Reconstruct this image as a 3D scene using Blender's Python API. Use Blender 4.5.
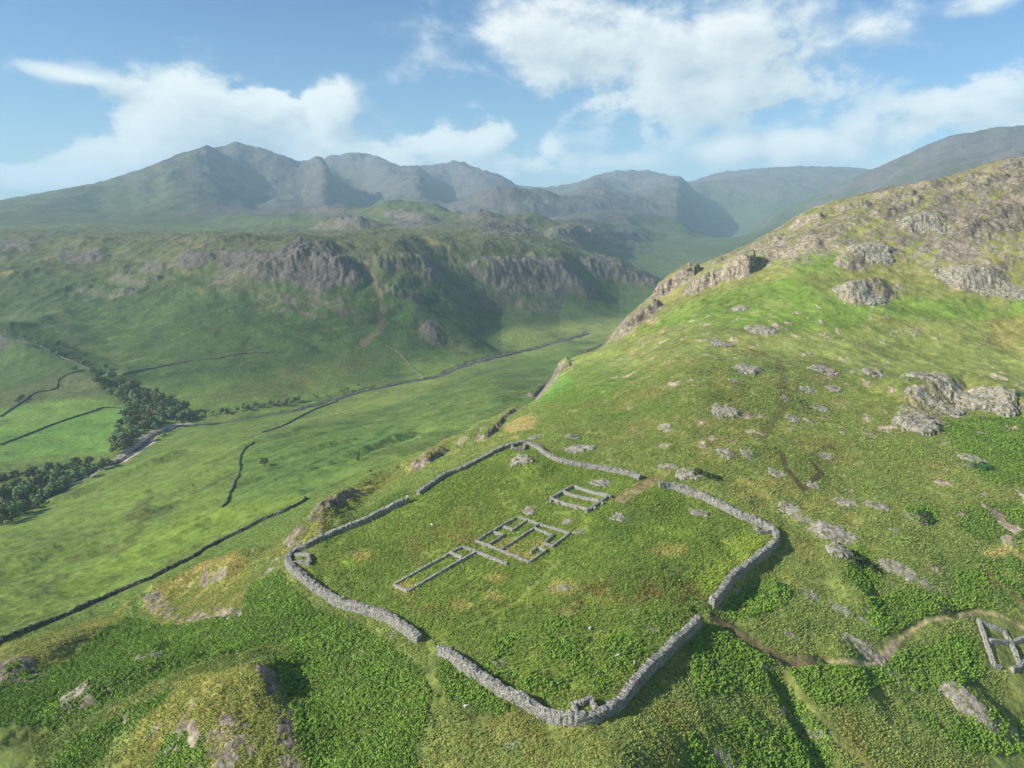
import bpy, math, random
import numpy as np
C = bpy.context.scene
COL = C.collection
for o in list(bpy.data.objects): bpy.data.objects.remove(o)
R = math.radians
rng = np.random.default_rng(7)
random.seed(7)
HAZE_D = 0.92e-4
QUAL = 1.0            # terrain mesh density

# ------------------------------------------------------------------ camera
FPX = 683.0; CAMZ = 103.0; PITCH = math.atan((384-210)/FPX)
cd = bpy.data.cameras.new('camera'); cam = bpy.data.objects.new('camera', cd); COL.objects.link(cam)
cam.location = (0, 0, CAMZ); cam.rotation_euler = (R(90)-PITCH, 0, 0)
cd.sensor_width = 36; cd.lens = 36*FPX/1024; cd.clip_start = 1; cd.clip_end = 60000
C.camera = cam

# ------------------------------------------------------------------ sun, exposure
SUN_EL = R(30); SUN_AZ = R(-105)       # azimuth clockwise from +Y (sun stands left of the view)
sdir = np.array([math.sin(SUN_AZ)*math.cos(SUN_EL), math.cos(SUN_AZ)*math.cos(SUN_EL), math.sin(SUN_EL)])
sl = bpy.data.lights.new('sun', 'SUN'); so = bpy.data.objects.new('sun', sl); COL.objects.link(so)
sl.energy = 5.0; sl.angle = R(0.5); sl.color = (1.0, 0.93, 0.82)
from mathutils import Vector
so.rotation_euler = Vector(sdir).to_track_quat('Z', 'Y').to_euler()
so.location = (-300, 0, 400)
C.view_settings.view_transform = 'Standard'; C.view_settings.look = 'None'
C.view_settings.exposure = 0.62; C.view_settings.gamma = 1.0; C.view_settings.use_curve_mapping = False
C.render.engine = 'CYCLES'; C.render.filter_size = 1.15
C.cycles.use_denoising = True
C.cycles.max_bounces = 4; C.cycles.diffuse_bounces = 2; C.cycles.volume_bounces = 1
C.cycles.transparent_max_bounces = 8
C.cycles.use_adaptive_sampling = True; C.cycles.adaptive_threshold = 0.02

# ------------------------------------------------------------------ node helpers
class NT:
    def __init__(s, tree): s.t = tree; s.n = tree.nodes; s.l = tree.links
    def val(s, sock, v):
        if isinstance(v, (int, float)): sock.default_value = v
        elif isinstance(v, tuple): sock.default_value = v
        else: s.l.new(v, sock)
    def m(s, op, a, b=None, c=None, clamp=False):
        n = s.n.new('ShaderNodeMath'); n.operation = op; n.use_clamp = clamp
        s.val(n.inputs[0], a)
        if b is not None: s.val(n.inputs[1], b)
        if c is not None: s.val(n.inputs[2], c)
        return n.outputs[0]
    def noise(s, vec, scale, detail=4, rough=0.55, lac=2.0, dist=0.0):
        n = s.n.new('ShaderNodeTexNoise'); n.inputs['Scale'].default_value = scale
        n.inputs['Detail'].default_value = detail; n.inputs['Roughness'].default_value = rough
        n.inputs['Lacunarity'].default_value = lac; n.inputs['Distortion'].default_value = dist
        s.l.new(vec, n.inputs['Vector']); return n.outputs[0]
    def mix(s, f, a, b, mode='MIX'):
        n = s.n.new('ShaderNodeMix'); n.data_type = 'RGBA'; n.blend_type = mode
        s.val(n.inputs[0], f); s.val(n.inputs[6], a); s.val(n.inputs[7], b); return n.outputs[2]
    def mr(s, v, a, b, c=0.0, d=1.0, smooth=True):
        n = s.n.new('ShaderNodeMapRange'); n.interpolation_type = 'SMOOTHSTEP' if smooth else 'LINEAR'
        s.val(n.inputs[0], v); n.inputs[1].default_value = a; n.inputs[2].default_value = b
        n.inputs[3].default_value = c; n.inputs[4].default_value = d; return n.outputs[0]
    def vm(s, op, a, b=None, sc=None):
        n = s.n.new('ShaderNodeVectorMath'); n.operation = op; s.val(n.inputs[0], a)
        if b is not None: s.val(n.inputs[1], b)
        if sc is not None: n.inputs['Scale'].default_value = sc
        return n.outputs[0]

def ray(px, py):
    """azimuth (clockwise from +Y) and vertical slope of a line of sight of the survey station"""
    a = (px-512)/FPX; b = (384-py)/FPX
    x = a; y = math.cos(PITCH)+b*math.sin(PITCH); z = -math.sin(PITCH)+b*math.cos(PITCH)
    h = math.hypot(x, y)
    return math.atan2(x, y), z/h

# ------------------------------------------------------------------ world: sky with clouds
W = bpy.data.worlds.new('World'); C.world = W; W.use_nodes = True
W.cycles.sampling_method = 'MANUAL'; W.cycles.sample_map_resolution = 512
nt = NT(W.node_tree); nt.n.clear()
out = nt.n.new('ShaderNodeOutputWorld'); bg = nt.n.new('ShaderNodeBackground')
sky = nt.n.new('ShaderNodeTexSky'); sky.sky_type = 'NISHITA'; sky.sun_disc = False
sky.sun_elevation = SUN_EL; sky.sun_rotation = SUN_AZ
sky.altitude = 350; sky.air_density = 1.0; sky.dust_density = 0.6; sky.ozone_density = 2.0
tc = nt.n.new('ShaderNodeTexCoord'); D = tc.outputs['Generated']
sep = nt.n.new('ShaderNodeSeparateXYZ'); nt.l.new(D, sep.inputs[0])
X, Y, Z = sep.outputs
az = nt.m('ARCTAN2', X, Y)
el = nt.m('ARCTANGENT', nt.m('DIVIDE', Z, nt.m('SQRT', nt.m('ADD', nt.m('MULTIPLY', X, X), nt.m('MULTIPLY', Y, Y)))))
# clouds: (px, py, half width, half height, amount, tilt)
CLOUDS = [(75,76,38,6,.55,.12),(135,88,40,9,.55,.12),(205,124,62,34,1.3,0),(250,112,40,22,1.1,0),(165,140,55,26,.9,0),(260,118,50,24,.95,0),(326,108,22,26,1.1,-.2),
 (310,150,60,22,.9,0),(120,160,55,22,.75,0),(40,180,60,14,.75,0),(240,160,60,14,.8,0),
 (440,146,64,18,.92,0),(385,158,50,20,.95,0),(492,135,26,20,.72,0),(546,152,18,15,.62,0),(520,165,60,16,.75,0),
 (600,40,135,44,1.0,.05),(520,48,60,28,.78,0),(700,55,110,50,1.05,0),(800,35,90,34,.8,-.1),(690,92,130,20,.66,0),(770,22,90,22,.6,0),(560,15,50,22,.5,0),
 (660,128,60,20,.45,0),(740,150,40,15,.72,0),(800,150,60,16,.8,0),(860,135,30,20,.55,0),(930,120,70,34,.58,0),(995,90,60,50,.48,0),(985,6,40,12,.62,0),
 (620,160,50,10,.4,0),(480,100,60,14,.35,0),(930,35,30,18,.35,0), (900,165,60,16,.45,0),(1010,120,40,14,.6,0)]
def dens(az_, el_, ofs):
    env = None
    for (px, py, w, h, am, ti) in CLOUDS:
        a0, s0 = ray(px, py); e0 = math.atan(s0)
        da = nt.m('SUBTRACT', az_, a0); de = nt.m('SUBTRACT', el_, e0)
        de = nt.m('MULTIPLY_ADD', da, ti, de)
        u = nt.m('MULTIPLY', da, FPX/w*.92); v = nt.m('MULTIPLY', de, FPX/h*.92)
        r2 = nt.m('ADD', nt.m('MULTIPLY', u, u), nt.m('MULTIPLY', v, v))
        g = nt.m('MULTIPLY', nt.m('EXPONENT', nt.m('MULTIPLY', r2, -.8)), am)
        env = g if env is None else nt.m('SMOOTH_MAX', env, g, .12)
    # clouds elsewhere in the sky, scattered
    wide = nt.mr(nt.m('ABSOLUTE', nt.m('ADD', az_, 0)), .75, 1.1, 0, .45)
    env = nt.m('MAXIMUM', env, wide)
    cmb = nt.n.new('ShaderNodeCombineXYZ'); nt.l.new(az_, cmb.inputs[0])
    nt.l.new(nt.m('MULTIPLY', el_, 1.5), cmb.inputs[1]); cmb.inputs[2].default_value = 3.7
    n1 = nt.noise(cmb.outputs[0], 11, 8, .58, 2.1, .15)
    n2 = nt.noise(cmb.outputs[0], 3.0, 3, .5)
    d = nt.m('ADD', env, nt.m('MULTIPLY', nt.m('SUBTRACT', n1, .5), 2.1))
    d = nt.m('ADD', d, nt.m('MULTIPLY', nt.m('SUBTRACT', n2, .5), .35))
    return d, env
d0, env = dens(az, el, 0)
L_az = nt.m('ADD', az, -.022); L_el = nt.m('ADD', el, .020)
cmb2 = nt.n.new('ShaderNodeCombineXYZ')
d1, _ = dens(L_az, L_el, 0)
alpha = nt.m('MULTIPLY', nt.mr(nt.m('DIVIDE', nt.m('SUBTRACT', d0, .27), nt.mr(el, .13, .24, .28, .78)), 0, 1), nt.mr(env, .1, .6, .3, .97))
shade = nt.m('MULTIPLY_ADD', nt.m('SUBTRACT', d0, d1), .95, .62, clamp=True)
shade = nt.m('SUBTRACT', shade, nt.mr(d0, .8, 1.6, 0, .38), clamp=True)
ccol = nt.mix(shade, (5.4, 7.1, 8.4, 1), (13.2, 13.9, 13.7, 1))
# stretch of blue
skyc = nt.mix(1.0, sky.outputs[0], (.86, 1.34, 1.72, 1), 'MULTIPLY')
allc = nt.mix(alpha, skyc, ccol)
hor = nt.m('MULTIPLY', nt.m('EXPONENT', nt.m('MULTIPLY', nt.m('MAXIMUM', el, 0.0), -9.0)), .55)
allc = nt.mix(hor, allc, (7.6, 10.6, 11.8, 1))
nt.l.new(allc, bg.inputs[0]); bg.inputs[1].default_value = 0.05
nt.l.new(bg.outputs[0], out.inputs[0])

# ------------------------------------------------------------------ noise
_perm = rng.permutation(256).astype(np.int32); _perm = np.concatenate([_perm, _perm])
_g = rng.random(256)*2*np.pi; _gx = np.cos(_g).astype(np.float32); _gy = np.sin(_g).astype(np.float32)
def perlin(x, y):
    x0 = np.floor(x); y0 = np.floor(y); fx = (x-x0).astype(np.float32); fy = (y-y0).astype(np.float32)
    xi = x0.astype(np.int64) & 255; yi = y0.astype(np.int64) & 255; xj = (xi+1) & 255; yj = (yi+1) & 255
    u = fx*fx*fx*(fx*(fx*6-15)+10); v = fy*fy*fy*(fy*(fy*6-15)+10)
    def gr(a, b, dx, dy):
        h = _perm[_perm[a]+b]; return _gx[h]*dx+_gy[h]*dy
    n00 = gr(xi, yi, fx, fy); n10 = gr(xj, yi, fx-1, fy); n01 = gr(xi, yj, fx, fy-1); n11 = gr(xj, yj, fx-1, fy-1)
    a = n00+u*(n10-n00); b = n01+u*(n11-n01)
    return (a+v*(b-a))*1.5
def fbm(x, y, sc, octv=4, rough=.5, seed=0, ridged=False):
    t = 0; a = 1; tot = 0; f = 1/sc
    for k in range(octv):
        ang = .7*k+seed; cx = x*math.cos(ang)-y*math.sin(ang); cy = x*math.sin(ang)+y*math.cos(ang)
        n = perlin(cx*f+17.3*k+seed*31.7, cy*f+9.1*k+seed*11.3)
        if ridged: n = 1-2*np.abs(n)
        t = t+a*n; tot += a; a *= rough; f *= 2.03
    return t/tot
def sstep(x, a, b):
    t = np.clip((x-a)/(b-a), 0, 1); return t*t*(3-2*t)

# ------------------------------------------------------------------ terrain survey: lines of sight with heights or distances
PROF = {
 -250:[(768,'z',-35),(650,'z',-60),(560,'z',-100),(500,'z',-140),(470,'z',-148),(430,'z',-146),(390,'z',-140),(350,'r',1300),(300,'r',1700),(260,'r',2200),(240,'r',2800),(215,'r',4000),(205,'r',5500),(0,80,9000)],
 0:[(768,'z',-26),(700,'z',-32),(655,'z',-43),(638,'z',-57),(600,'z',-74),(560,'z',-97),(530,'z',-128),(515,'z',-146),(480,'z',-147),(440,'z',-145),(405,'z',-143),(385,'z',-136),(355,'z',-118),(340,'z',-112),(325,'r',1350),(290,'r',1650),(255,'r',2000),(240,'r',2300),(225,'r',3000),(210,'r',3700),(200,'r',4500),(0,20,6500),(0,-50,9500)],
 100:[(768,'z',-22),(700,'z',-26),(660,'z',-34),(620,'z',-49),(603,'z',-60),(560,'z',-84),(520,'z',-113),(485,'z',-142),(465,'z',-149),(440,'z',-147),(405,'z',-143),(385,'z',-134),(350,'r',1250),(300,'r',1500),(262,'r',1750),(245,'r',1900),(235,'r',2400),(220,'r',3100),(200,'r',3900),(182,'r',4700),(0,80,6500),(0,-50,9500)],
 200:[(768,'z',-14),(700,'z',-16),(650,'z',-22),(600,'z',-31),(575,'z',-42),(547,'z',-64),(510,'z',-90),(470,'z',-122),(435,'z',-144),(420,'z',-149),(405,'z',-147),(385,'z',-140),(350,'r',1150),(310,'r',1300),(275,'r',1450),(248,'r',1600),(238,'r',2200),(228,'r',2800),(205,'r',3600),(178,'r',4300),(149,'r',5000),(0,440,5600),(0,200,7500),(0,0,9500)],
 250:[(143,'r',5700),(170,'r',5050),(195,'r',4500),(215,'r',3500),(0,350,6500)],
 300:[(768,'z',-12),(700,'z',-13),(640,'z',-11),(600,'z',-8),(565,'z',-5),(540,'z',-14),(520,'z',-34),(503,'z',-52),(480,'z',-76),(450,'z',-106),(420,'z',-138),(408,'z',-149),(395,'z',-148),(380,'z',-140),(350,'r',1110),(310,'r',1250),(275,'r',1370),(250,'r',1450),(243,'r',1650),(235,'r',2200),(225,'r',2700),(213,'r',3300),(0,50,3900),(200,'r',4600),(182,'r',5200),(164,'r',5700),(0,220,6300)],
 355:[(153,'r',6800),(180,'r',6200),(200,'r',5400),(213,'r',4500),(0,300,8500)],
 400:[(768,'z',-6),(700,'z',-5),(660,'z',-4),(620,'z',-3),(580,'z',-3),(540,'z',-2),(502,'z',0),(488,'z',-9),(470,'z',-35),(455,'z',-64),(440,'z',-94),(420,'z',-122),(400,'z',-144),(383,'z',-149),(370,'z',-147),(350,'r',1140),(310,'r',1280),(275,'r',1400),(247,'r',1500),(235,'r',1900),(220,'r',2700),(210,'r',3000),(0,40,3700),(202,'r',4800),(185,'r',5800),(168,'r',6800),(0,200,8500)],
 430:[(450,'z',-42),(465,'z',-13),(480,'z',1)],
 460:[(163,'r',7000),(190,'r',6000),(210,'r',4800),(0,200,9000)],
 500:[(768,'z',-2),(715,'z',-1),(650,'z',0),(600,'z',0),(560,'z',1),(520,'z',3),(480,'z',5),(455,'z',6),(446,'z',5),(432,'z',-3),(418,'z',-14),(0,-60,470),(402,'z',-98),(380,'z',-128),(362,'z',-147),(352,'z',-149),(340,'r',1340),(320,'r',1430),(290,'r',1520),(260,'r',1600),(246,'r',1680),(235,'r',2100),(226,'r',2600),(0,0,3300),(212,'r',4300),(195,'r',5600),(178,'r',7200),(0,150,9000)],
 560:[(768,'z',0),(700,'z',0),(600,'z',2),(500,'z',5),(450,'z',8),(420,'z',8),(390,'z',0),(368,'z',-12),(0,-85,620),(348,'r',1280),(337,'z',-149),(322,'r',1490),(300,'r',1570),(275,'r',1650),(258,'r',1700),(252,'r',1800),(240,'r',2400),(225,'r',3100),(210,'r',4500),(190,'r',6500),(183,'r',7500),(0,200,9500)],
 620:[(768,'z',2),(700,'z',1),(620,'z',2),(550,'z',4),(500,'z',6),(475,'z',7),(440,'z',9),(400,'z',12),(360,'z',8),(335,'z',5),(324,'z',2),(0,-85,800),(0,-140,1200),(308,'r',1650),(290,'r',1750),(272,'r',1830),(264,'r',1900),(0,-80,2200),(250,'r',2800),(240,'r',3200),(225,'r',3800),(215,'r',4600),(200,'r',5600),(187,'r',6800),(172,'r',8000),(0,200,9500)],
 660:[(291,'r',635),(320,'r',520),(350,'r',420),(0,-60,900),(0,-120,1500),(280,'r',2300),(262,'r',2700),(247,'r',3100),(232,'r',3800),(215,'r',4800),(200,'r',5700),(182,'r',7500),(174,'r',8000)],
 700:[(768,'z',-7),(700,'z',-5),(640,'z',-3),(605,'z',-1),(560,'z',2),(500,'z',5),(475,'z',8),(440,'z',13),(400,'r',305),(360,'r',375),(330,'r',440),(300,'r',520),(266,'r',655),(0,5,850),(0,-90,1500),(252,'r',3000),(235,'r',3800),(215,'r',5000),(200,'r',6000),(188,'r',7500),(181,'r',8000)],
 745:[(250,'r',690),(0,20,900),(218,'r',4600)],
 800:[(768,'z',-14),(700,'z',-12),(650,'z',-9),(600,'z',-6),(560,'z',-3),(530,'z',-1),(500,'z',3),(460,'z',9),(420,'z',14),(380,'z',20),(340,'r',435),(310,'r',480),(280,'r',520),(250,'r',580),(217,'r',660),(0,55,900),(0,-40,1700),(0,-20,2600),(214,'r',4700),(203,'r',5400),(0,90,6000),(195,'r',6700),(166,'r',8000),(0,200,9800)],
 860:[(199,'r',690),(0,70,950),(0,20,2600),(190,'r',4700),(174,'r',5500),(0,150,6900)],
 900:[(768,'z',-20),(700,'z',-18),(650,'z',-14),(600,'z',-10),(560,'z',-5),(520,'z',0),(480,'z',5),(440,'z',10),(400,'z',15),(360,'z',20),(330,'r',485),(300,'r',525),(270,'r',565),(240,'r',605),(215,'r',650),(190,'r',710),(0,85,950),(0,0,1800),(182,'r',4300),(157,'r',5400),(0,200,7000),(0,100,9500)],
 1024:[(768,'z',-30),(700,'z',-26),(650,'z',-22),(600,'z',-15),(560,'z',-8),(520,'z',-2),(480,'z',4),(440,'z',8),(400,'z',12),(360,'z',17),(330,'r',535),(300,'r',570),(270,'r',600),(240,'r',640),(210,'r',690),(180,'r',740),(157,'r',800),(0,105,1050),(0,50,1900),(158,'r',4000),(129,'r',5300),(0,250,7000),(0,100,9500)],
 1250:[(768,'z',-38),(650,'z',-30),(560,'z',-15),(480,'z',0),(400,'z',12),(330,'r',600),(270,'r',680),(200,'r',780),(130,'r',900),(0,150,1300),(110,'r',5300),(0,250,7000)],
}
pts = []
for px, prof in PROF.items():
    for e in prof:
        if e[0] == 0:
            th, _ = ray(px, 230); pts.append((th, e[2], e[1]/e[2])); continue
        th, s = ray(px, e[0])
        r = (e[2]-CAMZ)/s if e[1] == 'z' else e[2]
        pts.append((th, r, s+CAMZ/r))
for th in (-42, -25, -10, 5, 20, 42):
    pts.append((R(th), 30, (-8-.15*abs(th))/30)); pts.append((R(th), 70, (-8-.2*abs(th-10))/70))
for th, zs in ((-75, (-20, -60, -130, -120, 0, 60)), (-110, (-20, -70, -140, -130, 0, 60)), (-180, (-10, -20, -60, -40, 80, 150)), (180, (-10, -20, -60, -40, 80, 150)), (110, (-10, -20, 0, 60, 120, 150)), (75, (-10, -20, 10, 80, 140, 150))):
    for r, z in zip((30, 120, 400, 1000, 3000, 9000), zs): pts.append((R(th), r, z/r))
pts = np.array(pts)
KU, KV = 3.2, 1.6
U = np.c_[pts[:, 0]*KU, np.log(pts[:, 1])*KV]
def phi(d): return d**1.6
n = len(U); dm = np.sqrt(((U[:, None]-U[None])**2).sum(-1))
A = np.zeros((n+3, n+3)); A[:n, :n] = phi(dm)-np.eye(n)*3e-4; P = np.c_[np.ones(n), U]; A[:n, n:] = P; A[n:, :n] = P.T
wts = np.linalg.solve(A, np.r_[pts[:, 2], 0, 0, 0])
# grid: rings round the survey station, finer ahead
nin = int(1150*QUAL)
th_in = np.linspace(R(-47), R(47), nin)
lo = R(-47)-np.cumsum(np.geomspace(R(.1), R(3.5), 60)); lo = R(-47)-(lo[0]*0+np.cumsum(np.geomspace(R(.1), R(8), 60)))
lo = lo[lo > -math.pi]; TH = np.r_[-math.pi, lo[::-1], th_in, -lo, math.pi]
LR = np.r_[math.log(3), np.linspace(math.log(6), math.log(85), 40)[:-1], np.linspace(math.log(85), math.log(2600), int(1050*QUAL)), np.linspace(math.log(2600), math.log(9500), int(330*QUAL))[1:], np.linspace(math.log(9500), math.log(10500), 4)[1:]]
cu = np.r_[-math.pi, np.linspace(R(-170), R(-60), 12), np.linspace(R(-55), R(55), 180), np.linspace(R(60), R(170), 12), math.pi]
cv = np.linspace(LR[0], LR[-1], 260)
gu, gv = np.meshgrid(cu*KU, cv*KV, indexing='ij'); q = np.c_[gu.ravel(), gv.ravel()]
val = np.empty(len(q))
for k in range(0, len(q), 4000):
    qq = q[k:k+4000]; dd = np.sqrt(((qq[:, None]-U[None])**2).sum(-1))
    val[k:k+4000] = phi(dd)@wts[:n]+wts[n]+qq@wts[n+1:]
val = val.reshape(gu.shape)
def bil(gx, gy, g, x, y):
    i = np.clip(np.searchsorted(gx, x)-1, 0, len(gx)-2); j = np.clip(np.searchsorted(gy, y)-1, 0, len(gy)-2)
    u = np.clip((x-gx[i])/(gx[i+1]-gx[i]), 0, 1); v = np.clip((y-gy[j])/(gy[j+1]-gy[j]), 0, 1)
    return g[i, j]*(1-u)*(1-v)+g[i+1, j]*u*(1-v)+g[i, j+1]*(1-u)*v+g[i+1, j+1]*u*v
TT, LL = np.meshgrid(TH, LR, indexing='ij')
RR = np.exp(LL); XX = RR*np.sin(TT); YY = RR*np.cos(TT)
# cubic-ish: smooth twice by sampling a slightly blurred coarse grid
qv = bil(cu, cv, val, TT.ravel(), LL.ravel()).reshape(TT.shape)
HH = qv*RR
edge = sstep(RR, 8800, 10500); HH = HH*(1-edge)

def unproj(px, py, h=0.0):
    """point of the ground (plus h) met first by a line of sight"""
    th, s = ray(px, py)
    i = int(np.clip(np.searchsorted(TH, th)-1, 0, len(TH)-2)); u = (th-TH[i])/(TH[i+1]-TH[i])
    z = HH[i]*(1-u)+HH[i+1]*u+h; r = RR[0]
    t = (z-CAMZ)/r-s; ok = np.nonzero((t[1:] >= 0) & (r[1:] > 40))[0]
    if len(ok) == 0: k = len(r)-2; f = 0
    else: k = ok[0]; f = 0 if t[k] >= 0 else -t[k]/(t[k+1]-t[k])
    rr = r[k]+(r[k+1]-r[k])*f
    return np.array([rr*math.sin(th), rr*math.cos(th), CAMZ+s*rr-h])
def ground(x, y):
    x = np.asarray(x, float); y = np.asarray(y, float)
    return bil(TH, LR, HH, np.arctan2(x, y), np.log(np.hypot(x, y)+1e-6))

# ------------------------------------------------------------------ landform detail (all in metres on the ground)
mid_m = sstep(RR, 700, 1000)*(1-sstep(RR, 2300, 2900))
far_m = sstep(RR, 2300, 3200)
side = sstep(TT, R(4), R(12))                 # right hand spur
def seg_dist(x, y, a, b):
    d = b-a; L2 = max((d**2).sum(), 1e-9); t = np.clip(((x-a[0])*d[0]+(y-a[1])*d[1])/L2, 0, 1)
    return np.hypot(x-a[0]-t*d[0], y-a[1]-t*d[1]), t
def poly_sd(x, y, P):
    """signed distance, negative inside"""
    ins = np.zeros(x.shape, bool); dm = np.full(x.shape, 1e9)
    for k in range(len(P)):
        a, b = P[k], P[(k+1) % len(P)]
        d, _ = seg_dist(x, y, a, b); dm = np.minimum(dm, d)
        c = (a[1] > y) != (b[1] > y); 
        with np.errstate(divide='ignore', invalid='ignore'):
            ins ^= c & (x < (b[0]-a[0])*(y-a[1])/(b[1]-a[1]+1e-12)+a[0])
    return np.where(ins, -dm, dm)
def warp(x, y, m):
    return x+m*fbm(x, y, m*3.2, 3, .55, 3), y+m*fbm(x, y, m*3.2, 3, .55, 8)
def box(P, mar):
    lo = P.min(0)-mar; hi = P.max(0)+mar
    return (XX > lo[0]) & (XX < hi[0]) & (YY > lo[1]) & (YY < hi[1])
def outward(p): return (-90 if p[0] <= 0 else (1115 if p[0] >= 1024 else p[0]), 815 if p[1] >= 768 else p[1])
def region(ppx, soft, wob):
    ppx = [outward(p) for p in ppx]
    P = np.array([unproj(*p)[:2] for p in ppx]); M = box(P, soft+wob*1.5)
    x, y = warp(XX[M], YY[M], wob) if wob else (XX[M], YY[M])
    return M, 1-sstep(poly_sd(x, y, P), -soft*.5, soft)
def along(ppx, width, soft, wob=0):
    P = [unproj(*p)[:2] for p in ppx]; PA = np.array(P); M = box(PA, width+soft+wob*1.5)
    x, y = warp(XX[M], YY[M], wob) if wob else (XX[M], YY[M])
    d = np.full(x.shape, 1e9)
    for a, b in zip(P[:-1], P[1:]): d = np.minimum(d, seg_dist(x, y, a, b)[0])
    return M, 1-sstep(d, width, width+soft)

def landform(todo):
    global HH
    add = np.zeros_like(HH)
    for (ppx, w, h) in todo:
        P = [unproj(*p)[:2] for p in ppx]; PA = np.array(P); M = box(PA, w*1.5)
        x, y = warp(XX[M], YY[M], w*.22); d = np.full(x.shape, 1e9)
        for a, b in (zip(P[:-1], P[1:]) if len(P) > 1 else [(P[0], P[0]+.01)]): d = np.minimum(d, seg_dist(x, y, a, b)[0])
        t = np.clip(1-(d/w)**2, 0, 1); add[M] += h*t*t
    HH = HH+add
landform([
 ([(120,690),(180,690),(228,695)], 20, 5.5), ([(235,725),(240,760)], 17, 5), ([(266,690),(285,722),(300,760)], 10, 2.0),
 ([(150,598),(205,575),(235,568)], 15, 5.5), ([(20,668),(80,640)], 13, 3.5), ([(60,700),(130,668)], 7, -1.5), ([(150,655)], 6, 2.5), ([(30,735),(200,668)], 7, -2.5),
 ([(320,530),(360,492),(392,478)], 15, 6.5), ([(415,470),(445,448)], 14, 5), ([(470,440),(500,418)], 12, 4), ([(270,556),(310,535)], 11, 2),
 ([(520,462),(535,470)], 10, 2.2), ([(585,585),(650,590)], 22, 1.6), ([(470,665),(560,645)], 16, 1.6), ([(590,520),(640,500)], 16, 1.8), ([(560,560)], 20, -1.0),
 ([(600,600),(690,600)], 10, -1.2), ([(770,500),(830,532),(920,560)], 9, 2.0), ([(560,440),(660,470),(740,500)], 9, 1.6), ([(725,545),(770,600)], 6, -1),
 ([(735,385),(790,400)], 10, 2), ([(720,455),(760,450)], 8, 1.8), ([(590,390),(700,395)], 10, 2.2), ([(560,370),(620,352)], 10, 3),
 ([(905,395),(960,385),(1005,405)], 17, 7.5), ([(640,330),(700,300)], 16, 3), ([(850,292),(880,285)], 10, 4), ([(960,275),(1024,262)], 14, 5),
 ([(700,615),(745,640),(795,662)], 4, -1.5), ([(780,680),(830,768)], 5, -2.0), ([(840,650),(860,700)], 8, 1.5), ([(835,560),(860,600)], 8, 2), ([(960,690),(990,720)], 9, 2.5),
 ([(0,355),(50,362),(110,378)], 60, 9), ([(420,318),(470,345)], 60, 14), ([(20,560),(130,520)], 30, 4), ([(120,560),(210,520),(290,497)], 16, 3), ([(60,500),(170,455)], 20, 4),
 ([(728,612),(752,582),(790,548)], 7, -1.8), ([(600,728),(655,695),(705,648)], 7, -.6), ([(330,465),(420,430)], 18, -5), ([(250,470),(350,440)], 14, 3),
])
landform([([(262,150),(300,180),(340,206)], 420, 110), ([(205,149),(240,176),(262,200)], 420, 70), ([(355,156),(395,182),(425,210)], 450, 110), ([(460,165),(482,188),(505,212)], 450, 110), ([(410,168),(435,190),(450,212)], 380, -90),
 ([(320,168),(350,190),(372,210)], 380, -90), ([(620,176),(600,195),(575,212)], 500, 90), ([(650,178),(685,192),(700,208)], 500, 70), ([(900,165),(850,185),(800,205)], 450, 60), ([(540,190),(545,205),(560,215)], 420, -60), ([(150,170),(190,190),(200,205)], 420, 30)])
landform([([(305,208),(345,212)], 190, 34), ([(392,214),(425,217)], 170, 38), ([(445,222),(470,224)], 130, 26), ([(490,227),(525,230)], 150, 30), ([(560,238),(600,235),(635,236)], 190, 40), ([(600,224),(660,228)], 260, 45), ([(340,228),(365,230)], 120, 20), ([(240,222),(280,224)], 150, 20), ([(530,215),(570,212)], 260, 45), ([(670,236),(700,232)], 180, 25), ([(200,240),(240,243)], 70, 10), ([(300,246),(330,248)], 60, 14), ([(60,245),(100,247)], 70, 10), ([(440,246),(480,250)], 60, 10)])
near = 1-sstep(RR, 350, 700)
fortP = np.array([unproj(*p)[:2] for p in [(293,565),(425,640),(580,715),(705,612),(778,535),(650,478),(515,443),(412,495)]])
infort = 1-sstep(poly_sd(XX, YY, fortP), -4, 6)
val_m = sstep(-HH, 118, 140)*(1-sstep(RR, 1500, 1900))      # valley floor is smooth
rough = (1-.6*infort)*(1-.85*val_m)
ribs = fbm((XX*.78+YY*.62)*.35, (YY*.78-XX*.62)*1.3, 34, 4, .5, 14)*3.2*sstep(-HH, 35, 60)*(1-sstep(-HH, 125, 142))*(1-sstep(RR, 1000, 1300))
D1 = fbm(XX, YY, 45, 3, .5, 1)*2.0+fbm(XX*.6-YY*.5, (XX*.5+YY*.6)*2, 16, 3, .5, 2)*.85*(1-sstep(RR, 500, 1500))+fbm(XX, YY, 4.0, 3, .55, 3)*.22*near
DR = fbm(XX+.5*YY, YY*1.5, 34, 4, .55, 4, True)*side*sstep(RR, 330, 520)*(1-sstep(RR, 1000, 1500))
spurrock = sstep(RR+fbm(XX, YY, 60, 3)*60, 470, 600)*side*(1-sstep(RR, 1000, 1300))
DM = fbm(XX, YY, 190, 6, .54, 5, True)*9+fbm(XX*1.4, YY, 70, 5, .55, 9, True)*5
DF = fbm(XX, YY, 1000, 7, .48, 6, True)*85+fbm(XX, YY, 330, 5, .55, 12, True)*24
upm = sstep(HH, -120, -40)
add = ribs+D1*rough*(1-far_m)+DR*3.2*(.3+.7*spurrock)+DM*sstep(RR, 1000, 1400)*(1-far_m)*(.25+.75*upm)*(1-val_m)
crestband = sstep(RR, 2300, 3400)
add = add+DF*crestband*np.clip((HH+40)/380, .12, 1)*(1-edge)
HH = HH+add
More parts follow.
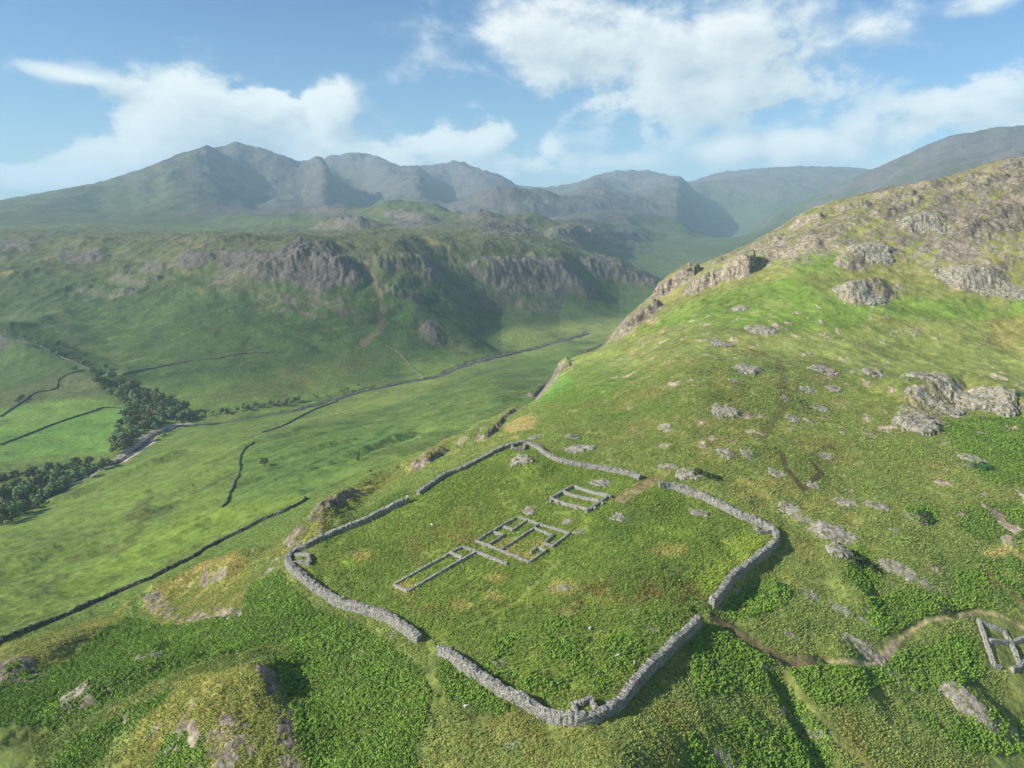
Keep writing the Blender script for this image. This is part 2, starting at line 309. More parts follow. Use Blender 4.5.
# fit the far skyline to its surveyed heights
SKY = [(-60,208,4500),(0,200,4500),(100,182,4700),(150,166,4850),(180,153,4950),(205,147,5100),(222,147,5350),(235,141,5600),(262,150,5700),(285,158,5800),(300,164,6000),(325,157,6400),(355,152,6700),(375,155,6800),(400,166,6900),(430,165,7000),(460,162,7000),(480,170,7100),(520,182,7300),(550,187,7500),(580,182,7600),(600,175,7800),(620,171,8000),(650,172,8000),(690,181,8000),(720,172,8000),(760,168,8000),(800,166,8000),(850,167,8000),(862,170,8000),(870,171,3700),(900,157,3700),(950,137,3600),(1000,128,3500),(1024,127,3500),(1100,118,3500)]
def fit_crest(tab, rlo, rhi, w0, w1, w2=9e4, w3=9.1e4, kk=4):
    global HH
    th = np.array([ray(p[0], p[1])[0] for p in tab]); st = np.array([ray(p[0], p[1])[1] for p in tab])
    tgt = np.interp(TH, th, st); rc_ = np.interp(TH, th, [p[2] for p in tab])[:, None]
    cur = np.where((RR > rlo) & (RR < rhi), (HH-CAMZ)/RR, -9).max(1); dlt = tgt-cur
    dlt = np.convolve(np.pad(dlt, kk, 'edge'), np.hanning(2*kk+3)[1:-1]/np.hanning(2*kk+3).sum(), 'valid')
    dlt = dlt*sstep(TH, th[0]-.08, th[0])*(1-sstep(TH, th[-1], th[-1]+.08))
    HH = HH+sstep(RR, w0*rc_, w1*rc_)*(1-sstep(RR, w2, w3))*(1-edge)*dlt[:, None]*RR
FARSKY = [p for p in SKY if p[0] <= 850]+[(900,172,8000),(960,185,8000),(1030,190,8000)]
for _ in range(3): fit_crest(FARSKY[:22], 2900, 1e5, .55, .85, kk=12)
for _ in range(3): fit_crest(FARSKY[19:], 6500, 1e5, .8, .93, kk=12)
RIDGE = [(735,222,5400),(770,213,5400),(800,203,5400),(830,189,5400),(860,175,5400),(870,170.5,5400),(900,157,5400),(950,137,5400),(1000,128,5300),(1024,127,5300),(1100,118,5300)]
for _ in range(3): fit_crest(RIDGE, 3600, 6300, .62, .96, 6000, 7200, 12)
# crags: steps and ribs in the rock
rockw = np.zeros_like(HH)
def crag(ppx, amp, sc, step=0, soft=None, w=1.0):
    global HH
    M, m = region(ppx, soft or sc*.45, sc*.5)
    x, y = XX[M], YY[M]
    rid = .5*fbm(x*1.5, y*.8, sc, 5, .6, 21, True)+.6*fbm(x+y, y-x, sc*.8, 4, .6, 22, True)
    HH[M] += m*(amp*.42*(rid+.25))
    rockw[M] = np.maximum(rockw[M], np.clip(m*w*(.62+1.5*rid+.8*fbm(x, y, sc*.6, 4, .6, 24)), 0, 1)*m)
MIDCRAGS = [([(255,258),(285,247),(330,246),(350,262),(352,285),(320,292),(290,285),(262,280)], 15, 55),
 ([(178,256),(206,250),(210,262),(185,270)], 10, 40), ([(145,262),(160,262),(158,272),(142,272)], 8, 40), ([(215,252),(258,250),(258,275),(222,272)], 9, 45),
 ([(350,262),(366,275),(352,290)], 8, 35),
 ([(480,262),(540,258),(575,270),(590,292),(545,300),(500,292)], 16, 60), ([(590,258),(640,268),(655,285),(625,285),(600,275)], 12, 60), ([(425,320),(438,322),(440,345),(425,340)], 7, 30),
 ([(60,250),(105,252),(100,262),(65,262)], 6, 45), ([(5,240),(30,240),(28,250),(5,250)], 6, 45), ([(415,255),(440,262),(440,282),(425,280)], 8, 40),
 ([(305,205),(345,206),(345,218),(310,218)], 12, 90), ([(335,215),(360,215),(365,228),(335,228)], 8, 70), ([(385,212),(430,215),(430,228),(395,228)], 14, 90), ([(480,222),(530,226),(525,238),(480,236)], 12, 80),
 ([(560,232),(620,228),(640,238),(600,246),(565,244)], 16, 120), ([(500,196),(640,196),(690,208),(640,222),(520,220)], 34, 240), ([(455,205),(500,205),(500,225),(460,222)], 20, 160),
 ([(200,150),(240,150),(270,172),(280,195),(230,190),(200,172)], 30, 200), ([(185,190),(300,196),(330,212),(200,212)], 18, 160), ([(250,150),(330,170),(360,195),(340,210),(290,195)], 40, 260),
 ([(340,158),(420,172),(480,190),(500,215),(430,215),(380,190)], 40, 300), ([(440,168),(520,185),(540,205),(490,200)], 36, 300), ([(580,176),(660,172),(700,190),(640,205),(580,195)], 36, 300),
 ([(900,150),(1024,130),(1024,150),(920,170)], 22, 160)]
_MC = [c for c in MIDCRAGS]
for c in MIDCRAGS: crag(*c, w=.8 if c[2] < 80 else .5)
NEARCRAGS = [  ([(838,268),(850,247),(880,240),(892,258),(865,270)], 2.6, 7), ([(955,225),(975,212),(1010,205),(1024,200),(1024,240),(1000,232),(970,240)], 7, 16), ([(1010,205),(1024,165),(1024,200)], 6, 20),
 ([(960,190),(1000,168),(1024,160),(1024,180),(980,195)], 5, 20), ([(905,222),(940,214),(945,224),(915,230)], 4, 12), ([(835,298),(850,288),(905,284),(900,294),(845,300)], 2.5, 9),
 ([(948,280),(965,272),(995,276),(990,290),(960,288)], 3, 9), ([(990,292),(1024,280),(1024,300),(1000,298)], 2.5, 9), ([(770,258),(800,244),(822,250),(790,262)], 3.5, 12), ([(800,235),(850,215),(870,222),(820,245)], 4, 16),
 ([(205,740),(215,715),(250,722),(255,750),(225,768)], .6, 3), ([(140,600),(155,590),(170,600),(178,625),(150,610)], 1.6, 5), ([(172,622),(200,612),(240,608),(240,616),(200,622)], 1.4, 4), ([(258,665),(270,668),(290,712),(305,768),(290,768),(276,715)], .8, 4),
 ([(0,672),(40,662),(42,680),(10,685)], 1.2, 5), ([(310,520),(330,500),(345,490),(335,508),(320,528)], 1.8, 6), ([(410,470),(430,450),(445,450),(425,468)], 1.8, 6),
 ([(895,425),(905,400),(925,385),(960,382),(1005,395),(1012,415),(985,412),(950,402),(940,432),(910,430)], 2.6, 7)]
_rw = rockw.copy(); rockw[:] = 0
for c in NEARCRAGS: crag(*c)
rockw = np.maximum(_rw, rockw*sstep(fbm(XX, YY, 4.5, 5, .65, 25)+.4*fbm(XX*1.2, YY*.6, 1.6, 3, .6, 26), -.18, .12))
def cliff(ppx, w, h, sharp=.35, amp=2.0, sc=10, wob=.35, rk=1.0):
    global HH
    P = [unproj(*p)[:2] for p in ppx]; PA = np.array(P); M = box(PA, w*2)
    x, y = warp(XX[M], YY[M], w*wob); d = np.full(x.shape, 1e9)
    for a, b in zip(P[:-1], P[1:]): d = np.minimum(d, seg_dist(x, y, a, b)[0])
    d = d+w*.35*fbm(XX[M], YY[M], sc*.8, 4, .6, 27, True)
    k = 1-sstep(d/w, 1-sharp, 1+sharp*.5); HH[M] += h*k*(.85+.3*fbm(XX[M], YY[M], sc*1.5, 3, .5, 28))+amp*.4*k*fbm(XX[M], YY[M], sc*.6, 4, .6, 29, True)
    band = sstep(d/w, .45, .8)*(1-sstep(d/w, 1.15, 1.35)); rockw[M] = np.maximum(rockw[M], rk*np.clip(band*(.75+.8*fbm(XX[M], YY[M], sc*.7, 4, .6, 30)), 0, 1))
for q_ in ([(258,268),(290,258),(325,254),(346,268)], [(300,262),(335,262)], [(485,270),(520,265),(560,272),(580,285)], [(592,266),(630,274),(648,282)]): cliff(q_, 32, 9, .6, 9, 30, .6, .95)
for q_ in ([(178,264),(206,257)], [(424,262),(436,275)], [(60,258),(104,258)], [(5,246),(30,246)], [(428,330),(436,338)], [(120,275),(150,280)], [(380,262),(410,258)], [(90,290),(130,292)], [(460,290),(480,300)], [(395,290),(415,296)]): cliff(q_, 20, 6, .7, 7, 22, .7, .7)
for q_ in ([(320,210),(345,212)], [(400,216),(428,220)], [(485,228),(525,232)], [(565,238),(600,233),(635,234)], [(330,222),(360,224)], [(600,242),(640,246)], [(520,212),(560,206),(600,208)], [(620,200),(680,210)], [(450,208),(490,216)]): cliff(q_, 60, 13, .8, 20, 70, .7, .7)
cliff([(668,290),(684,280)], 14, 12, .3, 1.8, 10, .3); cliff([(702,284),(722,276),(740,270)], 14, 11, .3, 1.8, 10, .3)
for q_ in ([(800,222),(815,219)], [(845,208),(862,204)], [(890,197),(905,194)], [(925,186),(940,183)], [(958,182),(975,176)], [(990,170),(1010,165)], [(760,246),(775,240)], [(705,268),(715,264)]): cliff(q_, 9, 3.4, .5, 3, 8, .5, .8); cliff([(655,306),(640,318),(622,334)], 6, 1.6, .6, 1.2, 7)
cliff([(563,370),(548,382),(532,396)], 6, 3.5, .4, 2, 7); cliff([(512,412),(498,422),(484,438)], 5, 2.5, .4, 2, 6); cliff([(600,345),(585,352)], 6, 2.5, .4, 2, 7)
cliff([(440,452),(422,462)], 5, 1.8, .4, 1.5, 6); cliff([(346,492),(325,505)], 5, 1.8, .4, 1.5, 6)
for q_ in ([(846,262),(860,252),(885,250)], [(960,232),(985,218),(1012,208)], [(1016,190),(1024,178)], [(905,226),(935,218)], [(780,255),(812,244)], [(740,268),(770,252)], [(960,282),(995,276)], [(850,294),(880,290)], [(960,192),(1000,176)], [(880,215),(915,200)]): cliff(q_, 8, 3.2, .5, 2.6, 8)

# ------------------------------------------------------------------ ground colour (what the ground is made of)
def lin(c): c = np.array(c, float)/255; return np.where(c < .04045, c/12.92, ((c+.055)/1.055)**2.4)
GAIN = 1.2
def alb(c): return (lin(c)*GAIN).astype(np.float32)
CO = np.empty(HH.shape+(3,), np.float32); CO[:] = alb((100,118,52))
def blend(M, m, c):
    m = np.clip(m, 0, 1)[..., None].astype(np.float32)
    if M is None: CO[:] = CO*(1-m)+np.asarray(c, np.float32)*m
    else: CO[M] = CO[M]*(1-m)+np.asarray(c, np.float32)*m
nA = fbm(XX, YY, 60, 4, .55, 31); nB = fbm(XX, YY, 9, 4, .6, 32)*(1-sstep(RR, 500, 900)); nC = fbm(XX, YY, 400, 6, .55, 33); nD = fbm(XX, YY, 2.2, 3, .6, 34)*(1-sstep(RR, 200, 420))
# wide zones
blend(None, sstep(-HH, 22, 45)*(1-sstep(RR, 1200, 1500))*(1-side), alb((94,120,50)))            # valley side pasture
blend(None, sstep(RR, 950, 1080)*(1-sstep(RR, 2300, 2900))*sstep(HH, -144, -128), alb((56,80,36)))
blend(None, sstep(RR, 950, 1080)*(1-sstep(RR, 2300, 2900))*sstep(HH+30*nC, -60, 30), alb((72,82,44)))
blend(None, sstep(RR, 2300, 3000), alb((62,78,44)))
blend(None, sstep(RR, 2300, 3000)*sstep(HH+110*nC, 120, 420), alb((72,78,56)))
blend(None, side*sstep(RR, 450, 600)*(1-sstep(RR, 1100, 1500))*.8, alb((112,118,62)))
blend(None, infort, alb((92,116,36)))
# mottling: dry grass, green flushes, rushes
blend(None, sstep(nA+.6*nB, .15, .7)*(1-far_m)*(.55-.25*infort)*sstep(HH, -60, -10), alb((140,128,68)))
blend(None, sstep(-nA+.5*nB, .12, .6)*(1-far_m)*.45, alb((72,108,34)))
blend(None, sstep(fbm(XX, YY, 5, 4, .6, 36)+.3*nA, .22, .6)*near*.5, alb((62,88,28)))
blend(None, sstep(fbm(XX, YY, 16, 4, .6, 37), .25, .65)*(1-sstep(RR, 500, 1000))*.45, alb((122,122,46)))
blend(None, sstep(fbm(XX, YY, 120, 5, .6, 38), .1, .55)*mid_m*.6, alb((44,66,28)))
blend(None, sstep(fbm(XX, YY, 90, 5, .6, 39), .2, .5)*mid_m*sstep(HH, -110, -30)*.5, alb((88,88,52)))
blend(None, sstep(fbm(XX, YY, 500, 6, .6, 40), .05, .45)*far_m*.6, alb((48,64,36)))
def paint(ppx, c, soft, wob=3, amt=1.0):
    M, m = region(ppx, soft, wob); blend(M, m*amt, alb(c))
def patchy(ppx, c, soft, wob, sc, t0, t1, amt=1.0, seed=50):
    M, m = region(ppx, soft, wob); blend(M, m*amt*sstep(fbm(XX[M], YY[M], sc, 5, .6, seed), t0, t1), alb(c))
def line(ppx, c, w, soft, wob=0, amt=1.0):
    M, m = along(ppx, w, soft, wob); blend(M, m*amt, alb(c))
ribn = fbm((XX*.78+YY*.62)*.3, (YY*.78-XX*.62)*1.5, 26, 5, .6, 15); vs = sstep(-HH, 30, 60)*(1-sstep(RR, 1200, 1500))*(1-side)
blend(None, sstep(ribn, .08, .42)*vs*.55, alb((62,94,32))); blend(None, sstep(-ribn, .15, .5)*vs*.5, alb((118,128,50)))
blend(None, sstep(fbm((XX*.78+YY*.62)*.4, (YY*.78-XX*.62)*1.6, 8, 4, .6, 16), .15, .5)*vs*.4, alb((52,78,28)))
bp_ = fbm((XX*.78+YY*.62)*.6, (YY*.78-XX*.62)*1.3, 42, 6, .62, 17)
blend(None, sstep(bp_, .12, .22)*vs*.65*sstep(TT, R(-27), R(-18)), alb((58,98,34)))
bp2 = fbm((XX*.78+YY*.62)*.5, (YY*.78-XX*.62)*1.6, 20, 5, .65, 18)
blend(None, sstep(bp2, .2, .32)*vs*.5, alb((86,88,42))); blend(None, sstep(-bp2, .25, .4)*vs*.4, alb((104,130,48)))
blend(None, (1-sstep(np.abs(ribn), .0, .018))*vs*.35, alb((52,66,30)))
# valley fields
paint([(0,470),(60,455),(105,452),(120,440),(122,420),(128,410),(100,402),(72,390),(40,400),(0,432)], (92,132,48), 5, 5)
paint([(0,443),(60,422),(105,408),(100,402),(72,388),(50,395),(30,408),(0,430)], (104,130,54), 4, 3, .6)
patchy([(0,470),(120,450),(122,410),(60,392),(0,432)], (96,120,50), 5, 3, 40, 0, .4, .6)
paint([(0,640),(0,540),(60,505),(120,472),(180,445),(240,430),(260,440),(225,500),(180,535),(90,590)], (96,124,44), 22, 14, .8)
patchy([(0,640),(0,530),(120,470),(240,430),(262,432),(240,490),(300,496),(180,560)], (104,124,52), 15, 10, 38, .0, .4, .75, 51)
paint([(90,600),(180,552),(240,525),(300,500),(300,494),(230,500),(150,535),(60,590)], (104,134,42), 8, 6, .8)
paint([(0,640),(100,600),(0,600)], (104,126,46), 8, 6, .5)
patchy([(250,440),(340,400),(450,370),(560,340),(520,400),(440,435),(300,490),(240,490)], (80,108,42), 20, 14, 60, -.1, .35, .85, 52)
paint([(290,425),(380,385),(470,362),(540,345),(540,350),(440,385),(350,415)], (108,128,56), 22, 14, .7)
paint([(240,500),(250,450),(330,430),(400,440),(330,480),(300,495)], (84,116,46), 14, 10, .7)
patchy([(0,560),(100,520),(230,470),(230,500),(120,560),(0,620)], (92,100,48), 10, 10, 30, .1, .4, .6, 53)
# mid hillside
paint([(140,395),(330,385),(420,375),(400,345),(300,335),(200,340),(140,360)], (66,92,42), 60, 30, .55)
paint([(200,395),(300,372),(370,350),(400,355),(330,385),(250,402)], (84,104,48), 22, 20, .65)
patchy([(280,400),(360,380),(360,350),(280,370)], (98,92,56), 20, 14, 50, .0, .4, .6, 54)
paint([(0,395),(110,398),(90,370),(40,346),(0,340)], (62,88,44), 20, 10, .6)
paint([(0,395),(40,384),(70,372),(110,385),(105,395),(50,400),(0,412)], (92,96,62), 12, 8, .5)
for p in ([(262,292),(285,286),(300,298),(345,298),(352,314),(300,316),(262,308)], [(212,276),(245,273),(248,290),(215,290)], [(470,285),(500,300),(560,305),(555,314),(490,305)]):
    M, m = region(p, 18, 14); blend(M, m*sstep(fbm(XX[M], YY[M], 24, 4, .6, 56), -.2, .35)*.75, alb((112,98,94)))
line([(365,262),(377,285),(384,305),(380,330),(362,345)], (110,102,80), 3, 6, 5, .7)
line([(55,325),(75,345),(115,355),(122,372)], (80,98,54), 5, 6, 4, .6); line([(0,318),(60,312),(75,340)], (78,94,54), 4, 6, 5, .5)
for p in ([(0,330),(60,345),(100,372)], [(40,250),(130,262),(200,285),(260,330),(320,350)], [(430,300),(415,325),(440,352)], [(300,330),(370,322),(440,300)]): line(p, (44,62,32), 3, 7, 8, .6)
# far valley
paint([(560,262),(600,246),(660,238),(740,232),(760,240),(700,262),(640,275)], (66,88,48), 120, 60, .7)
# right spur
for p in ([(640,332),(690,308),(760,300),(880,300),(1024,285),(1024,300),(900,318),(820,330),(760,335),(700,322)],[(690,312),(640,318),(700,300),(760,285),(820,272),(840,280),(800,300)],[(780,258),(820,250),(850,262),(800,275)]):
    M, m = region(p, 7, 6); blend(M, m*sstep(fbm(XX[M], YY[M], 30, 4, .6, 57), -.55, .0)*.9, alb((88,122,34)))
paint([(700,345),(820,335),(960,325),(1024,335),(1024,360),(900,370),(760,362)], (112,130,58), 10, 8, .6)
paint([(990,318),(1024,305),(1024,345),(995,345)], (126,120,60), 5, 4, .5)
patchy([(560,430),(640,360),(780,350),(900,380),(960,470),(1024,500),(1024,560),(820,520),(700,480)], (122,118,62), 10, 8, 22, .0, .45, .6, 58)
patchy([(700,360),(860,340),(900,420),(820,480),(720,440)], (96,92,52), 10, 8, 14, .1, .45, .5, 59)
paint([(548,400),(572,370),(600,362),(640,372),(610,395),(570,405)], (84,118,36), 4, 4, .7)
paint([(505,425),(520,417),(536,418),(530,430),(510,433)], (150,134,84), 2.5, 2.5, .85)
# inside the fort
patchy([(300,560),(420,500),(640,480),(760,530),(700,600),(580,700),(440,640)], (112,140,36), 5, 5, 14, .05, .5, .65, 60)
paint([(700,590),(730,545),(768,530),(755,560),(720,590)], (122,146,34), 5, 4, .7)
for p in ([(400,540),(470,520),(480,540),(420,560)], [(560,615),(700,600),(690,590),(600,580)], [(640,600),(700,605),(690,590)], [(380,615),(420,600),(440,610)]):
    patchy(p, (104,92,44), 4, 4, 7, -.3, .3, .7, 61)
for (x, y, w, h) in [(497,578,10,4),(523,556,14,4),(405,586,12,5),(362,556,10,4),(563,588,16,7),(495,597,9,4),(510,545,14,5),(460,605,9,4),(670,550,20,5),(540,545,10,3)]:
    M, m = region([(x-w,y),(x-w*.4,y-h),(x+w*.5,y-h),(x+w,y),(x+w*.4,y+h),(x-w*.4,y+h)], 2, 2); blend(M, m*.55, alb((150,136,72)))
for (x, y, w, h) in [(330,575,14,6),(342,590,16,6),(480,625,30,9),(520,615,30,9),(560,640,30,10),(620,580,24,6),(660,570,26,7),(470,585,20,5)]:
    patchy([(x-w,y),(x-w*.4,y-h),(x+w*.5,y-h),(x+w,y),(x+w*.4,y+h),(x-w*.4,y+h)], (62,84,26), 3, 3, 4, -.2, .3, .7, 62)
# knolls with dry grass
for p in ([(100,768),(140,710),(200,672),(262,664),(290,712),(305,768)],): paint(p, (112,120,46), 4, 4, .8); patchy(p, (132,124,62), 4, 4, 9, -.05, .4, .5, 63)
for p in ([(140,612),(150,588),(200,562),(245,560),(250,600),(200,618),(170,625)], [(0,690),(0,650),(60,630),(130,600),(110,640),(50,672)], [(315,520),(350,490),(385,472),(400,478),(360,500),(330,525)], [(405,470),(430,448),(450,442),(440,458),(415,472)], [(250,560),(290,545),(330,525),(330,535),(290,555)]):
    paint(p, (108,116,42), 3, 3, .75); patchy(p, (136,126,66), 3, 3, 7, -.1, .35, .6, 64)
line([(110,715),(150,690),(200,672),(240,662)], (152,142,74), 1.2, 2.4, 2, .6); line([(160,590),(200,566),(240,562)], (150,136,74), 1, 2.5, 2, .6)
paint([(0,745),(100,712),(200,665),(260,648),(300,648),(260,660),(190,678),(120,712),(60,745),(20,768),(0,768)], (78,100,34), 3, 3, .85)
patchy([(420,720),(700,700),(860,720),(900,768),(400,768)], (112,112,44), 5, 5, 10, -.1, .4, .6, 65)
patchy([(680,700),(800,690),(820,768),(680,768)], (84,112,34), 5, 5, 8, -.1, .4, .5, 66)
# bracken ground
BRACKEN = {
 'left': [(0,735),(0,690),(60,665),(125,618),(150,625),(180,628),(245,612),(250,585),(278,572),(292,590),(318,612),(360,628),(420,668),(430,700),(400,768),(318,768),(300,735),(288,695),(270,662),(300,645),(262,642),(200,662),(120,700),(50,728)],
 'gully': [(30,768),(70,740),(150,700),(172,690),(165,702),(110,740),(70,768)],
 'below': [(440,662),(470,675),(520,700),(500,715),(460,700),(435,700)], 'corner': [(140,768),(165,740),(200,740),(205,768)],
 'wall': [(690,650),(712,625),(742,640),(780,672),(775,700),(740,690),(700,700)], 'east': [(726,612),(745,590),(775,580),(790,592),(782,605),(750,618),(735,620)],
 'knob': [(848,556),(860,545),(876,562),(880,582),(862,592),(846,578)], 'hollow': [(866,600),(905,590),(958,602),(956,618),(915,628),(880,636),(868,622)], 'mound': [(955,575),(985,570),(992,608),(960,612)],
 'slope': [(795,665),(850,665),(905,655),(960,636),(978,640),(985,672),(960,690),(880,682),(860,700),(820,705),(790,690)],
 'bank': [(945,420),(975,418),(1024,425),(1024,488),(995,485),(970,465),(952,440)], 'flat': [(955,510),(1000,505),(1024,515),(1024,545),(980,540),(960,528)],
 'track': [(770,690),(800,700),(830,740),(840,768),(800,768),(790,730)], 'lowfort': [(480,650),(560,615),(640,640),(660,665),(600,690),(540,700),(490,680)], 'far right': [(985,565),(1024,545),(1024,605),(1000,600)],
 'north bank': [(320,540),(350,520),(400,490),(408,495),(350,530),(325,548)], 'patch': [(905,510),(930,505),(940,518),(918,523)], 'foot': [(690,735),(760,720),(800,745),(790,768),(700,768)], 'edge':[(905,700),(960,720),(1024,700),(1024,740),(960,750)],
}
for k, p in BRACKEN.items():
    if k == 'lowfort': patchy(p, (62,92,30), 5, 5, 8, -.1, .3, .8, 67)
    elif k in ('foot', 'edge', 'far right'): patchy(p, (60,98,30), 5, 5, 8, -.3, .2, .8, 67)
    else: paint(p, (72,98,36), 2, 2.5, .9)
paint([(530,400),(560,375),(575,380),(560,395),(540,405)], (76,128,36), 4, 3, .7)
# paths, streams, bare soil
line([(1024,628),(1000,615),(978,612),(950,617),(925,622),(905,634),(892,650),(880,660),(850,662),(822,662)], (160,148,108), .2, .6, .5, .9)
paint([(872,662),(882,652),(893,640),(900,640),(893,655),(882,663)], (150,138,112), .6, .6, .9)
line([(715,618),(735,632),(760,650),(790,664),(822,662)], (80,72,54), 1.1, 1.6, 1.4, .8)
line([(760,768),(830,768)], (90,110,40), .5, 1, .5, .3); line([(785,675),(810,705),(840,740),(870,768)], (104,118,54), .8, 1.4, .8, .5)
line([(783,455),(786,468),(796,480),(804,490),(822,474),(812,462)], (70,66,40), .6, 1, .8, .85); line([(812,455),(830,445),(838,455)], (84,82,46), .6, 1, .8, .6)
line([(640,482),(655,480),(664,470),(700,460),(740,440),(735,400),(720,370)], (118,112,62), .8, 2, 2, .45); line([(620,500),(640,488),(652,481)], (140,128,88), 1.6, 2, 1, .7)
line([(560,560),(520,600),(470,625)], (108,124,48), .4, 1.2, .6, .4)
line([(985,555),(1010,548),(1024,560)], (150,140,84), .8, 1, .6, .8); line([(985,570),(1000,585),(1024,600)], (110,96,60), .8, 1.2, 1, .7)
line([(427,640),(432,650),(430,680),(445,700)], (100,120,46), .7, 1.4, 1, .5); line([(395,700),(420,675),(436,665)], (58,84,30), .7, 1.2, .6, .8)
line([(150,480),(190,470),(240,445),(280,425),(330,415),(380,400)], (128,142,70), 1.2, 2, 3, .7)
line([(140,500),(130,520),(170,508),(200,490),(230,475)], (82,92,40), 1.5, 3, 5, .7); line([(30,600),(60,575),(110,560),(140,530),(150,490)], (78,92,38), 1.2, 3, 5, .7); line([(90,500),(140,478),(150,470)], (84,100,44), 1.5, 3, 4, .6)
for p in ([(340,450),(370,440),(392,425)], [(262,488),(300,470),(340,450),(420,425)], [(250,462),(300,440),(370,420)], [(300,480),(340,462),(400,452)], [(420,400),(480,375),(530,358)]): line(p, (56,98,38), 1, 3, 5, .7)
paint([(795,540),(815,540),(820,560),(800,560)], (104,100,50), 2, 2, .5)
line([(735,345),(780,360),(785,400),(760,440)], (88,84,50), .8, 2.5, 3, .6)
# bare rock
slope_rock = np.zeros_like(HH)
rr_ = fbm(XX+.4*YY, YY*1.4, 13, 6, .64, 70, True)
slope_rock = np.maximum(slope_rock, spurrock*sstep(rr_+.35*fbm(XX, YY, 70, 3, .5, 71), .36, .54)*sstep(HH, 42, 75)*.8)
rk_far = fbm(XX, YY, 260, 7, .62, 72, True)
slope_rock = np.maximum(slope_rock, far_m*sstep(rk_far+.5*nC+(HH-380)/700, .15, .6)*.65)
rk_mid = fbm(XX, YY, 70, 6, .62, 73, True)
slope_rock = np.maximum(slope_rock, mid_m*sstep(rk_mid+(HH-60)/320, .34, .7)*.5)
rk_near = fbm(XX, YY*.8, 7.0, 5, .56, 74)*(1-sstep(RR, 450, 600))
slope_rock = np.maximum(slope_rock, side*(1-infort)*sstep(rk_near+.25*nA+.35*fbm(XX, YY, 30, 2, .5, 77), .29, .37)*sstep(RR, 235, 290)*(1-sstep(RR, 520, 640))*.85)
dr = np.gradient(HH, axis=1)/np.gradient(RR, axis=1); dt = np.gradient(HH, axis=0)/(RR*np.gradient(TH)[:, None]); SLOPE = np.hypot(dr, dt)
slope_rock = np.maximum(slope_rock, sstep(SLOPE+.25*fbm(XX, YY, 25, 4, .6, 76), .85, 1.15)*.9*(1-infort))
slope_rock = np.maximum(slope_rock, far_m*sstep(SLOPE+.3*rk_far, .75, 1.1)*.7)
rock = np.clip(np.maximum(rockw, slope_rock), 0, 1)
rc = fbm(XX, YY, 5, 4, .6, 75)[..., None]*(1-sstep(RR, 500, 900))[..., None]
rcol = alb((126,121,106))*(1+.35*rc)
rn_ = (side*(1-sstep(RR, 450, 560))*(1-infort))[..., None]; rcol = rcol*(1-rn_)+rn_*alb((160,150,126))*(1+.35*rc)
rcol = rcol*(1-far_m[..., None])+alb((82,82,78))*far_m[..., None]
rcol = rcol*(1-mid_m[..., None]*.75)+alb((80,80,72))*mid_m[..., None]*.75
blend(None, sstep(rock, .25, .7), rcol)
CO *= (1+.20*nB+.16*nD+.10*nC)[..., None].astype(np.float32)
CO *= (1-.16*vs)[..., None].astype(np.float32)
lum_ = (CO*[.25, .65, .10]).sum(-1, keepdims=True).astype(np.float32); ds_ = (.16-.10*vs)[..., None].astype(np.float32); CO = CO*(1-ds_)+lum_*ds_*np.array([1.12, 1, .72], np.float32); CO[..., 0] *= 1.06; CO = np.clip(CO, .004, .75)

# small relief where plants and stones are
HH = HH+near*(.10*nD+.06*fbm(XX, YY, 1.1, 2, .5, 81))*(1-sstep(RR, 250, 420))

# river bed cut into the valley floor
RIVER = [(-60,548),(0,517),(45,497),(70,485),(95,468),(118,461),(142,445),(150,437),(160,431),(180,425),(230,421),(290,411),(330,400),(372,388),(405,382),(440,375),(462,366),(490,358),(515,352),(545,345),(570,338),(590,332)]
RW = [unproj(*p)[:2] for p in RIVER]
M = box(np.array(RW), 40); d = np.full(XX[M].shape, 1e9); wx, wy = warp(XX[M], YY[M], 7)
for a, b in zip(RW[:-1], RW[1:]): d = np.minimum(d, seg_dist(wx, wy, a, b)[0])
wr = 3.2+2*sstep(RR[M], 900, 1200)
HH[M] -= 2.2*(1-sstep(d, wr*.7, wr+6))
blend(M, 1-sstep(d, wr+1, wr+6), alb((78,88,52))); gr_ = (1-sstep(np.abs(np.arctan2(XX[M], YY[M])-ray(138,450)[0]), .05, .09)); blend(M, (1-sstep(d, wr*.9+5*gr_, wr*1.3+7*gr_))*(.45+.5*gr_), alb((150,142,132)))
RIVER_M = (M, d, wr)

# ------------------------------------------------------------------ ground mesh
def grid_mesh(name, X_, Y_, Z_, col=None):
    nu, nv = X_.shape; me = bpy.data.meshes.new(name)
    me.vertices.add(nu*nv); me.vertices.foreach_set('co', np.stack([X_, Y_, Z_], -1).astype(np.float32).ravel())
    idx = np.arange(nu*nv).reshape(nu, nv)
    f = np.stack([idx[:-1, :-1], idx[:-1, 1:], idx[1:, 1:], idx[1:, :-1]], -1).reshape(-1, 4)
    f = f[:, ::-1]
    fill_mesh(me, f); 
    if col is not None:
        a = me.color_attributes.new('tint', 'FLOAT_COLOR', 'POINT')
        a.data.foreach_set('color', np.concatenate([col.reshape(-1, col.shape[-1]), ], -1).astype(np.float32).ravel())
    return me
def fill_mesh(me, f, smooth=True):
    nf, k = f.shape
    me.loops.add(nf*k); me.loops.foreach_set('vertex_index', f.astype(np.int32).ravel())
    me.polygons.add(nf); me.polygons.foreach_set('loop_start', (np.arange(nf)*k).astype(np.int32))
    me.polygons.foreach_set('loop_total', np.full(nf, k, np.int32)) if False else None
    me.polygons.foreach_set('use_smooth', np.full(nf, smooth))
    me.update(calc_edges=True)
def link(name, me, mat=None, parent=None):
    o = bpy.data.objects.new(name, me); COL.objects.link(o)
    if mat is not None and len(me.materials) == 0: me.materials.append(mat)
    if parent is not None: o.parent = parent
    return o
